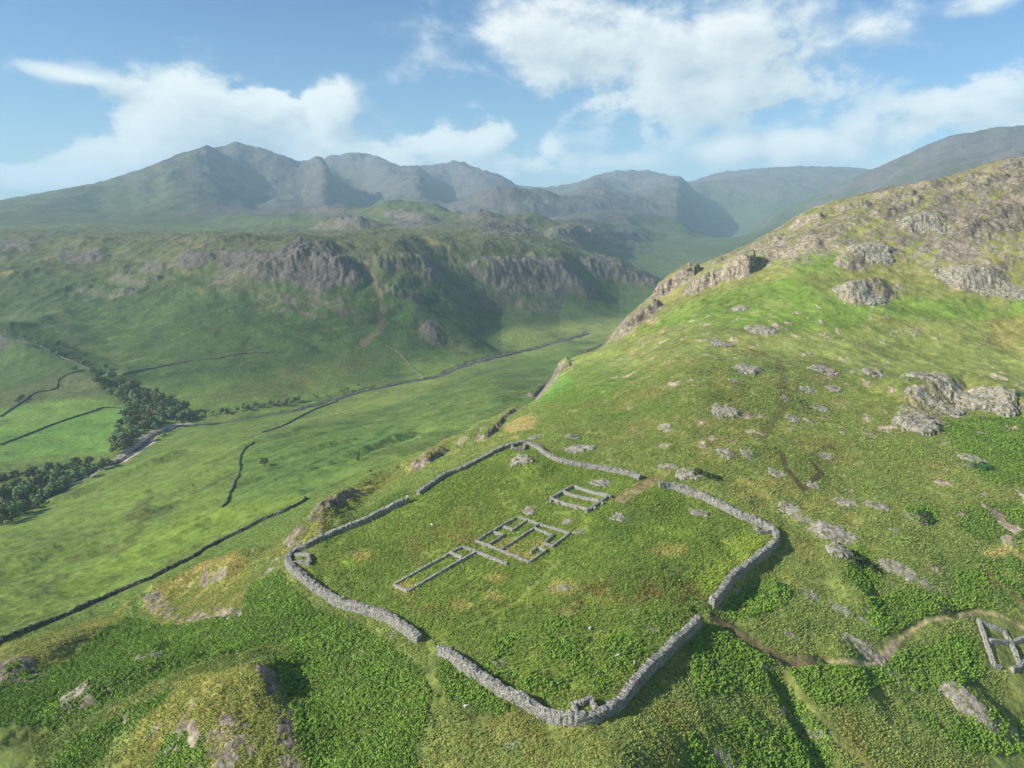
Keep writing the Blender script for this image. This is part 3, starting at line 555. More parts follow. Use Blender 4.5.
def tag(o, label=None, cat=None, group=None, kind=None):
    if label: o['label'] = label
    if cat: o['category'] = cat
    if group: o['group'] = group
    if kind: o['kind'] = kind
    return o
def mat(name, rough=.9, spec=.2):
    m = bpy.data.materials.new(name); m.use_nodes = True; t = NT(m.node_tree)
    b = t.n['Principled BSDF']; b.inputs['Roughness'].default_value = rough; b.inputs['Specular IOR Level'].default_value = spec
    return m, t, b
mg, t, b = mat('grassland')
att = t.n.new('ShaderNodeAttribute'); att.attribute_name = 'tint'
geo = t.n.new('ShaderNodeNewGeometry'); pos = geo.outputs['Position']
rk = att.outputs['Alpha']
f1 = t.noise(pos, 1.3, 5, .65); f2 = t.noise(pos, .22, 5, .6); f3 = t.noise(pos, .035, 6, .62); f4 = t.noise(pos, .006, 6, .62)
cam_far = t.mr(t.m('SQRT', t.m('DIVIDE', 1.0, t.m('ADD', 1.0, 0.0))), 0, 1)
v = t.m('ADD', t.mr(f1, .3, .7, -.38, .38, False), t.m('ADD', t.mr(f2, .3, .7, -.34, .34, False), t.m('ADD', t.mr(f3, .3, .7, -.28, .28, False), t.mr(f4, .3, .7, -.2, .2, False))))
c = t.vm('SCALE', att.outputs['Color']); c.node.inputs['Scale'].default_value = 1; t.l.new(t.m('ADD', v, 1.0), c.node.inputs['Scale'])
hue = t.mix(t.mr(t.noise(pos, .6, 4, .6), .35, .65, 0, .35), c, t.mix(1.0, c, (1.35, 1.05, .75, 1), 'MULTIPLY'))
crack = t.noise(pos, .5, 6, .7, 2.2, .6)
rcolr = t.mix(t.mr(crack, .42, .6), t.mix(1.0, c, (.45, .44, .43, 1), 'MULTIPLY'), t.mix(1.0, c, (1.15, 1.15, 1.15, 1), 'MULTIPLY'))
fin = t.mix(rk, hue, rcolr)
t.l.new(fin, b.inputs['Base Color'])
bmp = t.n.new('ShaderNodeBump'); bmp.inputs['Strength'].default_value = .55; bmp.inputs['Distance'].default_value = 1.0
hsum = t.m('ADD', t.m('MULTIPLY', f1, .35), t.m('ADD', t.m('MULTIPLY', f2, 1.3), t.m('ADD', t.m('MULTIPLY', f3, 5.0), t.m('MULTIPLY', crack, t.m('MULTIPLY', rk, 1.2)))))
t.l.new(hsum, bmp.inputs['Height']); t.l.new(bmp.outputs[0], b.inputs['Normal'])
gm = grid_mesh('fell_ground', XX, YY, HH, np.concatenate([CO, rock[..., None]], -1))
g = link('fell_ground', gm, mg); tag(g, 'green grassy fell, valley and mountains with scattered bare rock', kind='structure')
# ------------------------------------------------------------------ haze
def box_mesh(name, lo, hi):
    import itertools
    v = [(x, y, z) for x in (lo[0], hi[0]) for y in (lo[1], hi[1]) for z in (lo[2], hi[2])]
    me = bpy.data.meshes.new(name); me.from_pydata(v, [], [(0,1,3,2),(4,6,7,5),(0,4,5,1),(2,3,7,6),(0,2,6,4),(1,5,7,3)]); me.update(); return me
mh = bpy.data.materials.new('haze'); mh.use_nodes = True; t = NT(mh.node_tree); t.n.clear()
o_ = t.n.new('ShaderNodeOutputMaterial'); pv = t.n.new('ShaderNodeVolumePrincipled')
pv.inputs['Color'].default_value = (.56, .80, 1.0, 1); pv.inputs['Density'].default_value = HAZE_D; pv.inputs['Anisotropy'].default_value = 0.0
t.l.new(pv.outputs[0], o_.inputs['Volume'])
zlo = float(HH.min())-1; zhi = float(max(HH.max(), CAMZ))+10
hz = link('haze', box_mesh('haze', (-10600, -10600, zlo), (10600, 10600, zhi)), mh)
tag(hz, 'pale blue haze filling the air over the valley and mountains', 'haze', kind='stuff')
# ------------------------------------------------------------------ river
def river():
    M, d, wr = RIVER_M
    V = []; F = []
    pts_ = []
    for a, b in zip(RW[:-1], RW[1:]):
        k = max(2, int(np.linalg.norm(b-a)/12)); pts_ += [a+(b-a)*t/k for t in range(k)]
    pts_ = np.array(pts_+[RW[-1]])
    tan = np.gradient(pts_, axis=0); tan /= np.linalg.norm(tan, axis=1)[:, None]; nrm = np.c_[tan[:, 1], -tan[:, 0]]
    cen = pts_; wid = np.where(np.hypot(cen[:, 0], cen[:, 1]) > 1000, 4.0, 3.0)
    z = ground(cen[:, 0], cen[:, 1]); z = np.convolve(np.pad(z, 4, 'edge'), np.ones(9)/9, 'valid')+1.0
    for k in range(len(cen)):
        for sgn in (-1, 1): p = cen[k]+nrm[k]*wid[k]*sgn; V.append((p[0], p[1], z[k]))
    F = [(2*k, 2*k+1, 2*k+3, 2*k+2) for k in range(len(cen)-1)]
    me = bpy.data.meshes.new('river'); me.from_pydata(V, [], F); me.update()
    m, t, b = mat('river_water', .6, .3); geo = t.n.new('ShaderNodeNewGeometry')
    n_ = t.noise(geo.outputs['Position'], .12, 5, .7)
    t.l.new(t.mix(t.mr(n_, .45, .7), (.03, .035, .035, 1), (.18, .17, .15, 1)), b.inputs['Base Color'])
    tag(link('river', me, m), 'pale stony river winding along the valley floor', kind='structure')
river()

# ------------------------------------------------------------------ dry stone
def stone_mat(name, c1, c2, scale=2.6):
    m, t, b = mat(name, .92, .15); geo = t.n.new('ShaderNodeNewGeometry'); pos = geo.outputs['Position']
    vo = t.n.new('ShaderNodeTexVoronoi'); vo.feature = 'F1'; vo.inputs['Scale'].default_value = scale; t.l.new(pos, vo.inputs['Vector'])
    ve = t.n.new('ShaderNodeTexVoronoi'); ve.feature = 'DISTANCE_TO_EDGE'; ve.inputs['Scale'].default_value = scale; t.l.new(pos, ve.inputs['Vector'])
    s_ = t.n.new('ShaderNodeSeparateColor'); t.l.new(vo.outputs['Color'], s_.inputs[0])
    base = t.mix(s_.outputs[0], c1, c2)
    base = t.mix(t.mr(s_.outputs[1], .72, .95), base, (.42, .41, .36, 1))
    base = t.mix(t.mr(t.noise(pos, .6, 4, .6), .5, .7, 0, .5), base, (.13, .14, .07, 1))
    gap = t.mr(ve.outputs['Distance'], .0, .10)
    t.l.new(t.mix(gap, (.035, .035, .03, 1), base), b.inputs['Base Color'])
    bp = t.n.new('ShaderNodeBump'); bp.inputs['Strength'].default_value = .8; bp.inputs['Distance'].default_value = .12
    t.l.new(t.m('ADD', gap, t.m('MULTIPLY', s_.outputs[2], .8)), bp.inputs['Height']); t.l.new(bp.outputs[0], b.inputs['Normal'])
    return m
M_FORT = stone_mat('fort_stone', (.25, .24, .21, 1), (.42, .40, .35, 1), 2.2)
M_RUIN = stone_mat('ruin_stone', (.32, .31, .27, 1), (.50, .48, .42, 1), 2.6)
M_FIELD = stone_mat('field_wall_stone', (.07, .07, .06, 1), (.17, .165, .145, 1), 1.5)
def curve(ppx, h, step, smooth=True):
    P = np.array([unproj(p[0], p[1], h)[:2] for p in ppx])
    if smooth and len(P) > 2:
        Q = []
        for k in range(len(P)-1):
            p0 = P[max(k-1, 0)]; p1 = P[k]; p2 = P[k+1]; p3 = P[min(k+2, len(P)-1)]
            m_ = max(2, int(np.linalg.norm(p2-p1)/step))
            for t in np.arange(m_)/m_: Q.append(.5*(2*p1+(p2-p0)*t+(2*p0-5*p1+4*p2-p3)*t*t+(3*p1-p0-3*p2+p3)*t**3))
        Q.append(P[-1]); return np.array(Q)
    Q = []
    for a, b in zip(P[:-1], P[1:]):
        m_ = max(2, int(np.linalg.norm(b-a)/step)); Q += [a+(b-a)*t/m_ for t in range(m_)]
    Q.append(P[-1]); return np.array(Q)
def wall_mesh(name, Q, h, w, jit=.07, sink=.5, hvar=.12, origin=None, zsmooth=5, batter=.12):
    n_ = len(Q); tan = np.gradient(Q, axis=0); tan /= np.linalg.norm(tan, axis=1)[:, None]+1e-9; nr = np.c_[tan[:, 1], -tan[:, 0]]
    zc = ground(Q[:, 0], Q[:, 1])
    if n_ > zsmooth*2: zc = np.convolve(np.pad(zc, zsmooth//2, 'edge'), np.ones(zsmooth)/zsmooth, 'valid')
    hh = h*(1+1.2*hvar*perlin(Q[:, 0]*.23+5, Q[:, 1]*.23)+hvar*perlin(Q[:, 0]*.9, Q[:, 1]*.9))
    prof = [(-1-batter, -1), (-1-batter*.5, .33), (-1, .72), (-.9, 1.0), (-.35, 1.05), (.35, 1.05), (.9, 1.0), (1, .72), (1+batter*.5, .33), (1+batter, -1)]
    V = np.zeros((n_, len(prof), 3))
    for k, (u, v) in enumerate(prof):
        V[:, k, :2] = Q+nr*(u*w/2)
        g_ = ground(V[:, k, 0], V[:, k, 1])
        V[:, k, 2] = np.minimum(zc, g_)-sink if v < 0 else zc+hh*v
    mask_ = np.array([v >= 0 for _, v in prof], float)[None, :, None]
    V += rng.normal(0, jit*1.5, V.shape)*mask_
    me = bpy.data.meshes.new(name); m_ = len(prof)
    idx = np.arange(n_*m_).reshape(n_, m_)
    F = [tuple(x) for x in np.stack([idx[:-1, :-1], idx[1:, :-1], idx[1:, 1:], idx[:-1, 1:]], -1).reshape(-1, 4)]
    F += [tuple(idx[0]), tuple(idx[-1][::-1])]
    org = np.array(origin if origin is not None else (Q[0][0], Q[0][1], zc[0]))
    me.from_pydata([tuple(v) for v in (V.reshape(-1, 3)-org)], [], F); me.update()
    return me, org
def wall_thing(name, ppx, h, w, label, cat, group, m, step=.5, **kw):
    Q = curve(ppx, h, step); me, org = wall_mesh(name, Q, h, w, **kw)
    o = link(name, me, m); o.location = org; tag(o, label, cat, group); return o
NW = [(418,491),(432,481.5),(448,471.5),(463,465.5),(478,458.5),(493.5,450),(506,444.7),(517,442),(525,441),(535,443.5),(547,452),(558.6,457.5),(573,461),(591,464),(608,467),(626,470),(640.6,475)]
SEW = [(659.7,481.5),(673,483),(690,488.5),(708,494.7),(722.7,502),(740,511),(758,518),(769.6,524),(777,533),(774,540.5),(763.7,549),(752,557.7),(737,569),(725.6,582),(718,592),(712,599)]
SW = [(699,615),(687.5,626.6),(681,632),(665.6,647),(647,665),(631,683),(618.7,698.5),(603,708),(587.5,712.5),(569,713.5),(550,710),(531,700.5),(509,689),(490.6,678),(469,664),(450,650.5),(439,645)]
WW = [(419.5,634.7),(406,625),(393,616),(380,610),(363,605),(346.5,600.6),(333,595),(321.5,587),(310,579),(300,571),(291,563.5),(287.5,556.6),(292.5,550),(308,542),(323,534.5),(338.6,528),(353.8,521.6),(371.6,514),(387,506.5),(402,499),(408,496)]
FG = 'perimeter walls of the ruined fort'
wall_thing('fort_wall', NW, 1.7, 1.7, 'farthest grey stone rampart of the fort, bent round its topmost corner', 'fort wall', FG, M_FORT)
wall_thing('fort_wall', SEW, 2.4, 1.8, 'right hand grey stone rampart of the fort casting a dark shadow outside', 'fort wall', FG, M_FORT)
wall_thing('fort_wall', SW, 2.5, 1.8, 'nearest grey stone rampart of the fort curving round the lowest corner', 'fort wall', FG, M_FORT)
wall_thing('fort_wall', WW, 2.3, 1.9, 'left hand grey stone rampart of the fort above the bracken slope', 'fort wall', FG, M_FORT)
def ruin(name, label, cat, runs, h, w, group=None, m=M_RUIN, part='wall', step=.5, extra=None, hv=.16, jit=.035):
    c = np.mean([unproj(p[0], p[1], h) for r_ in runs for p in r_], axis=0)
    org = np.array([c[0], c[1], float(ground(c[0], c[1]))])
    e = bpy.data.objects.new(name, None); COL.objects.link(e); e.location = org; tag(e, label, cat, group); e.empty_display_size = .5
    for r_ in runs:
        hh_, ww_ = h, w
        if isinstance(r_[-1][0], str): _, hh_, ww_ = r_[-1]; r_ = r_[:-1]
        Q = curve(r_, h, step, False); me, _ = wall_mesh(part, Q, hh_, ww_, origin=org, hvar=hv, sink=.4, jit=jit); link(part, me, m, e)
    return e
TG = 'corner towers inside the fort wall'
def tower(ppx, h, label): ruin('corner_tower', label, 'corner tower', [[a, b_] for a, b_ in zip(ppx[:-1], ppx[1:])], h, .95, TG, M_FORT)
tower([(295,553.5),(309,554),(310,561),(294,561.5)], 1.4, 'small roofless stone tower footing inside the left hand fort corner')
tower([(576.6,710),(573,701),(581.6,701),(590.7,696.5),(596.5,708)], 1.4, 'small roofless stone tower footing inside the nearest, lowest fort corner')
tower([(756,525.5),(759,530.5),(771,530.5)], 1.1, 'low stone tower footing inside the right hand fort corner')
tower([(511.7,443.5),(513,448),(525,447.5),(524,443)], 1.4, 'small roofless stone tower footing inside the farthest fort corner')
h_ = .85
e = ruin('commanders_house', 'long narrow roofless stone building with a side wall, lowest left of the three fort ruins', 'ruin',
 [[(393.7,583.3),(430,563.5),(462.7,545.7)], [(462.7,545.7),(476.4,550.5)], [(476.4,550.5),(440,571),(408,590)], [(408,590),(393.7,583.3)], [(451,552),(462,556.7)], [(476.4,550.5),(507,562.8)]], h_, .8)
e = ruin('headquarters_ruin', 'largest ruin in the fort, square roofless stone building split into rooms', 'ruin',
 [[(476,540),(517.7,516)], [(517.7,516),(569.3,532.5)], [(569.3,532.5),(552.9,544.8)], [(552.9,544.8),(544,542.3)], [(476,540),(503,550),(529.5,560.7)], [(529.5,560.7),(545.9,550)], [(545.9,550),(537.7,546),(530.6,551.5)],
  [(500,549),(517.7,537.8),(534,527.3),(538.8,523)], [(534,527.3),(552.9,534.3)], [(552.9,534.3),(544.7,542)], [(503.7,525.5),(513,529)], [(513,529),(526.5,519.6)], [(488.4,544),(503.7,534.3)], [(503.7,534.3),(493.7,531)]], h_, .68)
e = ruin('granary_ruin', 'small double granary ruin with three parallel stone walls, farthest building in the fort', 'ruin',
 [[(573.4,484.7),(609.4,494)], [(562,490.4),(599,499)], [(550.5,497),(589,508.4)], [(550.5,497),(573.4,484.7)], [(589,508.4),(609.4,494)]], 1.1, .95, hv=.1)
def buttress(e, px, py, dx, dy, h):
    a = unproj(px, py, h)[:2]; b_ = unproj(px+dx, py+dy, h)[:2]; Q = np.array([a+(b_-a)*t for t in (0, .5, 1)])
    me, _ = wall_mesh('buttress', Q, h, .9, origin=np.array(e.location), sink=.4, jit=.03); link('buttress', me, M_RUIN, e)
for p in [(551.5,498.3),(559.5,500.7),(569,502.9),(578.3,505.2),(588,508.6)]: buttress(e, p[0], p[1], -1.6, 1.9, 1.0)
for p in [(594,506.5),(601.5,501.5),(609,495)]: buttress(e, p[0], p[1], 2.2, 1.0, 1.0)
e = ruin('bath_house_ruin', 'roofless stone bath house of small rooms below the path, outside the fort', 'ruin',
 [[(978.8,618.6),(986,640),(993.8,663)], [(993.8,663),(1001,665)], [(978.8,618.6),(991,624),(1004,627.8)], [(1004,627.8),(1013,646),(1021,665.5)], [(1021,665.5),(1012,668)], [(989,639.5),(1010.7,641)], [(1011,641),(1027,636)], [(1027,636),(1036,656)], [(1036,656),(1021,662)]], .95, 1.15)

# ------------------------------------------------------------------ field walls
def field(ppx, h, w, label, step=2.0, part='field_wall'):
    wall_thing('field_wall', ppx, h, w, label, 'field wall', 'dry stone walls across the valley', M_FIELD, step=step, jit=.12, hvar=.15, batter=.3)
field([(-60,668),(0,639),(40,622.5),(80,606),(115,591),(150,576),(185,559),(215,542.5),(240,529.5),(262,518),(285,509),(300,501.5),(305.5,496)], 1.6, .95, 'long dark drystone wall running diagonally below the left knolls', 1.2)
field([(222,506),(230,491),(239,472),(240,456),(246,447),(254,441)], 1.2, .8, 'short crooked drystone wall left of the lone round bush')
field([(262,432),(285,424),(312,410),(338,400)], 1.3, .8, 'straight drystone wall slanting down to the riverside trees')
field([(0,444),(30,432.5),(60,421),(90,411.5),(104,407),(126,407.5)], 1.5, 1.0, 'drystone wall dividing the two bright meadows beside the river')
field([(0,416),(12,408),(24,400),(36,392),(55,388),(60,378),(80,370)], 1.4, 1.2, 'kinked drystone wall along the top edge of the upper meadow')
field([(122,374),(150,368),(186,361),(215,358),(244,353),(275,351)], 1.4, 1.2, 'distant drystone wall along the foot of the craggy hillside', 4)
field([(386,345),(404,357),(424,377)], 1.4, 1.2, 'distant drystone wall dropping to the river below the gully', 4)
field([(0,336),(40,346),(75,362),(100,372)], 1.4, 1.2, 'distant drystone wall beside the tree line, far left', 4)

# ------------------------------------------------------------------ trees
def leaf_mat(name, c):
    m, t, b = mat(name, .8, .2); oi = t.n.new('ShaderNodeObjectInfo'); geo = t.n.new('ShaderNodeNewGeometry')
    n_ = t.noise(geo.outputs['Position'], .35, 3, .6)
    hv = t.n.new('ShaderNodeHueSaturation'); hv.inputs['Color'].default_value = c
    t.l.new(t.mr(oi.outputs['Random'], 0, 1, .44, .54, False), hv.inputs['Hue'])
    t.l.new(t.m('ADD', t.mr(oi.outputs['Random'], 0, 1, .5, 1.45, False), t.mr(n_, .3, .7, -.3, .4)), hv.inputs['Value'])
    t.l.new(hv.outputs[0], b.inputs['Base Color']); return m
M_LEAF = leaf_mat('tree_leaves', (.15, .20, .075, 1)); M_BARK = mat('bark')[0]; M_BARK.node_tree.nodes['Principled BSDF'].inputs['Base Color'].default_value = (.10, .085, .065, 1)
def quads_mesh(name, cen, nrm, size, asp=1.0):
    """many small leaf faces"""
    n_ = len(cen); r_ = rng.normal(size=(n_, 3)); u = np.cross(nrm, r_); u /= np.linalg.norm(u, axis=1)[:, None]+1e-9; v = np.cross(nrm, u)
    s_ = size[:, None] if np.ndim(size) else size
    V = np.stack([cen-u*s_-v*s_*asp, cen+u*s_-v*s_*asp*.8, cen+u*s_*.9+v*s_*asp, cen-u*s_*.8+v*s_*asp*1.1], 1).reshape(-1, 3)
    me = bpy.data.meshes.new(name); me.vertices.add(len(V)); me.vertices.foreach_set('co', V.astype(np.float32).ravel())
    fill_mesh(me, np.arange(len(V)).reshape(-1, 4), False); return me
def tree_proto(h, wide, nl, seed, conifer=False):
    r2 = np.random.default_rng(seed); cen = []; nr = []; sz = []
    lobes = []
    for k in range(9 if not conifer else 7):
        if conifer: f = k/7; lobes.append((np.array([0, 0, h*(.25+.7*f)]), wide*(1-.8*f)*.75, h*.1))
        else:
            a = r2.random()*6.28; q_ = r2.random()**.5*wide*.62; zz = h*(.42+.45*r2.random()*(1-q_/wide*.5)); lobes.append((np.array([q_*math.cos(a), q_*math.sin(a), zz]), wide*(.34+.2*r2.random()), h*.15))
    for k in range(nl):
        c_, rw, rh = lobes[r2.integers(len(lobes))]; d_ = r2.normal(size=3); d_ /= np.linalg.norm(d_); rad = .75+.3*r2.random()
        cen.append(c_+d_*np.array([rw, rw, rh*1.15])*rad); nr.append(d_+r2.normal(size=3)*.5); sz.append(.28+.3*r2.random())
    nr = np.array(nr); nr /= np.linalg.norm(nr, axis=1)[:, None]
    crown = quads_mesh('crown', np.array(cen), nr, np.array(sz)*(h/10))
    V = []; F = []
    def limb(a, b_, r0, r1):
        k0 = len(V); d_ = Vector(b_)-Vector(a); q_ = d_.to_track_quat('Z', 'Y')
        for (c_, rr_2) in ((a, r0), (b_, r1)):
            for j in range(6): V.append(tuple(Vector(c_)+q_ @ Vector((rr_2*math.cos(j*1.047), rr_2*math.sin(j*1.047), 0))))
        for j in range(6): F.append((k0+j, k0+(j+1) % 6, k0+6+(j+1) % 6, k0+6+j))
    limb((0, 0, -.6), (0, 0, h*.45), h*.032, h*.022); limb((0, 0, h*.45), (.2, .1, h*.85), h*.022, h*.006)
    if not conifer:
        for c_, rw, rh in lobes[:6]: limb((0, 0, h*(.25+.2*r2.random())), tuple(c_), h*.014, h*.005)
    tr = bpy.data.meshes.new('trunk'); tr.from_pydata(V, [], F); tr.update()
    crown.materials.append(M_LEAF); tr.materials.append(M_BARK); return crown, tr
PRO = [tree_proto(10, 4.2, 520, 1), tree_proto(9, 4.6, 520, 2), tree_proto(11, 3.8, 520, 3), tree_proto(7, 3.4, 420, 4), tree_proto(12, 2.6, 420, 5, True)]
TREES = []
def tree(x, y, k, sc, label, group=None, cat='tree', name='broadleaf_tree'):
    e = bpy.data.objects.new(name, None); COL.objects.link(e); e.location = (x, y, float(ground(x, y))); e.rotation_euler = (0, 0, random.random()*6.28)
    e.scale = (sc, sc, sc*random.uniform(.85, 1.15)); tag(e, label, cat, group)
    link('crown', PRO[k][0], None, e); link('trunk', PRO[k][1], None, e); TREES.append((x, y)); return e
def wood(ppx, nmax, spacing, sc, label, group, kinds=(0, 1, 2, 3)):
    P = np.array([unproj(*p)[:2] for p in ppx]); lo = P.min(0); hi = P.max(0); cnt = 0
    for _ in range(nmax*60):
        p = lo+rng.random(2)*(hi-lo)
        if poly_sd(np.array([p[0]]), np.array([p[1]]), P)[0] > 0: continue
        if any((p[0]-q_[0])**2+(p[1]-q_[1])**2 < spacing**2 for q_ in TREES): continue
        tree(p[0], p[1], int(rng.choice(kinds)), sc*rng.uniform(.5, 1.3), label, group); cnt += 1
        if cnt >= nmax: break
    print('wood', group, cnt)
def treeline(ppx, nt_, sc, label, group, wob=6):
    P = [unproj(*p)[:2] for p in ppx]; L = [np.linalg.norm(b_-a) for a, b_ in zip(P[:-1], P[1:])]; tot = sum(L)
    for k in range(nt_):
        d_ = (k+rng.random())/nt_*tot; j = 0
        while d_ > L[j] and j < len(L)-1: d_ -= L[j]; j += 1
        p = P[j]+(P[j+1]-P[j])*d_/L[j]+rng.normal(0, wob, 2); tree(p[0], p[1], int(rng.integers(4)), sc*rng.uniform(.6, 1.2), label, group)
wood([(112,457),(116,432),(130,412),(118,400),(96,384),(112,380),(140,390),(170,402),(190,412),(192,422),(160,428),(140,438),(126,452)], 150, 6.8, 1.3, 'dark green broadleaf tree in the main wood right of the meadows', 'trees in the wood right of the meadows')
wood([(0,528),(0,498),(30,485),(58,482),(66,486),(50,500),(25,515)], 60, 6.2, 1.25, 'dark green broadleaf tree in the wood below the meadows at the left edge', 'trees in the wood at the left edge')
wood([(0,494),(4,482),(30,474),(62,474),(66,480),(40,486),(10,496)], 20, 7, 1.1, 'broadleaf tree on the far bank between the left wood and the meadow', 'trees on the far bank of the river')
treeline([(20,512),(45,499),(62,490),(80,480),(100,470),(118,464)], 26, .95, 'broadleaf tree on the near river bank beside the left wood', 'trees on the near river bank', 4)
wood([(68,474),(74,464),(96,466),(112,462),(112,466),(88,474)], 16, 6.5, .95, 'broadleaf tree in the small clump at the lower meadow edge', 'small clump at the lower meadow edge')
treeline([(20,340),(55,352),(85,366),(105,378)], 26, 1.0, 'tree in the thin line above the upper meadow', 'trees lined up above the upper meadow', 8)
treeline([(192,419),(215,415),(240,411),(270,406),(300,401)], 34, .85, 'small tree along the far bank of the upper river', 'trees lining the upper river', 6)
treeline([(300,402),(335,395),(370,385)], 9, .5, 'little waterside bush beside the upper river bend', 'bushes by the upper river bend', 5)
treeline([(143,447),(152,441),(162,436),(168,432)], 6, .7, 'small tree on the near bank beside the pale gravel bend', 'trees on the near bank by the gravel', 3)
treeline([(12,404),(24,400)], 3, .95, 'pale tree standing in the upper left meadow corner', 'trees in the meadow corner', 3)
p = unproj(264, 467); tree(p[0], p[1], 1, .9, 'lone round dark bush on the green slope beyond the long wall', None, 'bush', 'lone_bush')
p = unproj(358, 461); tree(p[0], p[1], 4, .55, 'lone narrow dark tree on the slope beyond the fort', None)
for (px, py, s_, lb) in [(275,481,.3,'tiny shrub just below the lone round bush'),(371,473,.3,'small shrub behind the beige grassy knoll'),(334,448,.3,'small shrub on the slope left of the narrow dark tree'),(193,487,.35,'small pale tree beside the valley track')]:
    p = unproj(px, py); tree(p[0], p[1], 3, s_, lb, None, 'shrub', 'shrub')

# ------------------------------------------------------------------ rock outcrops
def rock_mat():
    m, t, b = mat('bare_rock', .9, .2); geo = t.n.new('ShaderNodeNewGeometry'); pos = geo.outputs['Position']
    a = t.noise(pos, .9, 6, .68, 2.1, .5); b2 = t.noise(pos, 3.2, 5, .7); c_ = t.mix(t.mr(a, .3, .7), (.20, .18, .145, 1), (.46, .42, .34, 1))
    c_ = t.mix(t.mr(b2, .38, .5), t.mix(1.0, c_, (.45, .45, .43, 1), 'MULTIPLY'), c_)
    c_ = t.mix(t.mr(t.noise(pos, .55, 6, .7), .50, .60, 0, .95), c_, (.11, .125, .04, 1))
    t.l.new(c_, b.inputs['Base Color']); bp = t.n.new('ShaderNodeBump'); bp.inputs['Strength'].default_value = .9; bp.inputs['Distance'].default_value = .35
    t.l.new(t.m('ADD', a, t.m('MULTIPLY', b2, .35)), bp.inputs['Height']); t.l.new(bp.outputs[0], b.inputs['Normal']); return m
M_ROCK = rock_mat()
def outcrop(px, py, w, h, label, hgt=None, tilt=0, thr=.0):
    c = unproj(px, py); dist = math.hypot(*c[:2]); mpp = math.hypot(dist, CAMZ-c[2])/FPX
    W_ = w*mpp*.98; a = unproj(px, py+h*.5)[:2]; b_ = unproj(px, py-h*.5)[:2]
    Dp = float(np.clip(np.linalg.norm(a-b_)*.9, .45*W_, 1.25*W_)); H_ = hgt or float(np.clip(.12*min(W_, Dp), .3, 2.0))
    th = math.atan2(c[0], c[1]); ca, sa = math.cos(th), math.sin(th)
    n_ = int(np.clip(max(W_, Dp)/.22, 22, 90)); g_ = np.linspace(-1.25, 1.25, n_); gx, gy = np.meshgrid(g_, g_, indexing='ij')
    lx = gx*W_/2; ly = gy*Dp/2; ly = ly+tilt*lx*(Dp/W_)
    x = c[0]+lx*ca+ly*sa; y = c[1]-lx*sa+ly*ca
    s_ = max(W_, Dp)*.28
    rho = gx**2+gy**2+1.5*fbm(x, y, s_, 5, .62, 91)
    an = rng.uniform(-.6, .6)+.5; u_ = x*math.cos(an)+y*math.sin(an); v_ = y*math.cos(an)-x*math.sin(an)
    rg = fbm(u_*.45, v_*1.5, max(1.6, s_*.9), 4, .5, 92, True); lo_ = fbm(x, y, max(2.5, s_*1.3), 2, .5, 94)
    pr = np.clip(1-rho, -.5, 1)
    z = H_*(np.clip(pr*2.2, 0, 1)**.6*(.8+.5*lo_)+.22*rg)-.12; z = np.where(pr < 0, pr*H_, z)
    keep_v = (pr > -.12) & (rg+.8*lo_+.5*fbm(x, y, 1.6, 3, .6, 95) > -.38)
    zz = ground(x, y)+z; org = np.array([c[0], c[1], c[2]])
    V = np.stack([x, y, zz], -1).reshape(-1, 3)-org; idx = np.arange(n_*n_).reshape(n_, n_)
    k_ = keep_v[:-1, :-1] & keep_v[1:, 1:] & keep_v[1:, :-1] & keep_v[:-1, 1:]
    F = np.stack([idx[:-1, :-1], idx[:-1, 1:], idx[1:, 1:], idx[1:, :-1]], -1)[k_][:, ::-1]
    used, inv = np.unique(F.ravel(), return_inverse=True)
    me = bpy.data.meshes.new('rock_outcrop'); me.from_pydata([tuple(v) for v in V[used]], [], [tuple(f) for f in inv.reshape(-1, 4)]); me.update()
    # turn faces up
    if len(me.polygons) and sum(p_.normal.z for p_ in me.polygons) < 0: me.flip_normals()
    o = link('rock_outcrop', me, M_ROCK); o.location = org; tag(o, label, 'rock', 'bare rock outcrops in the grass')
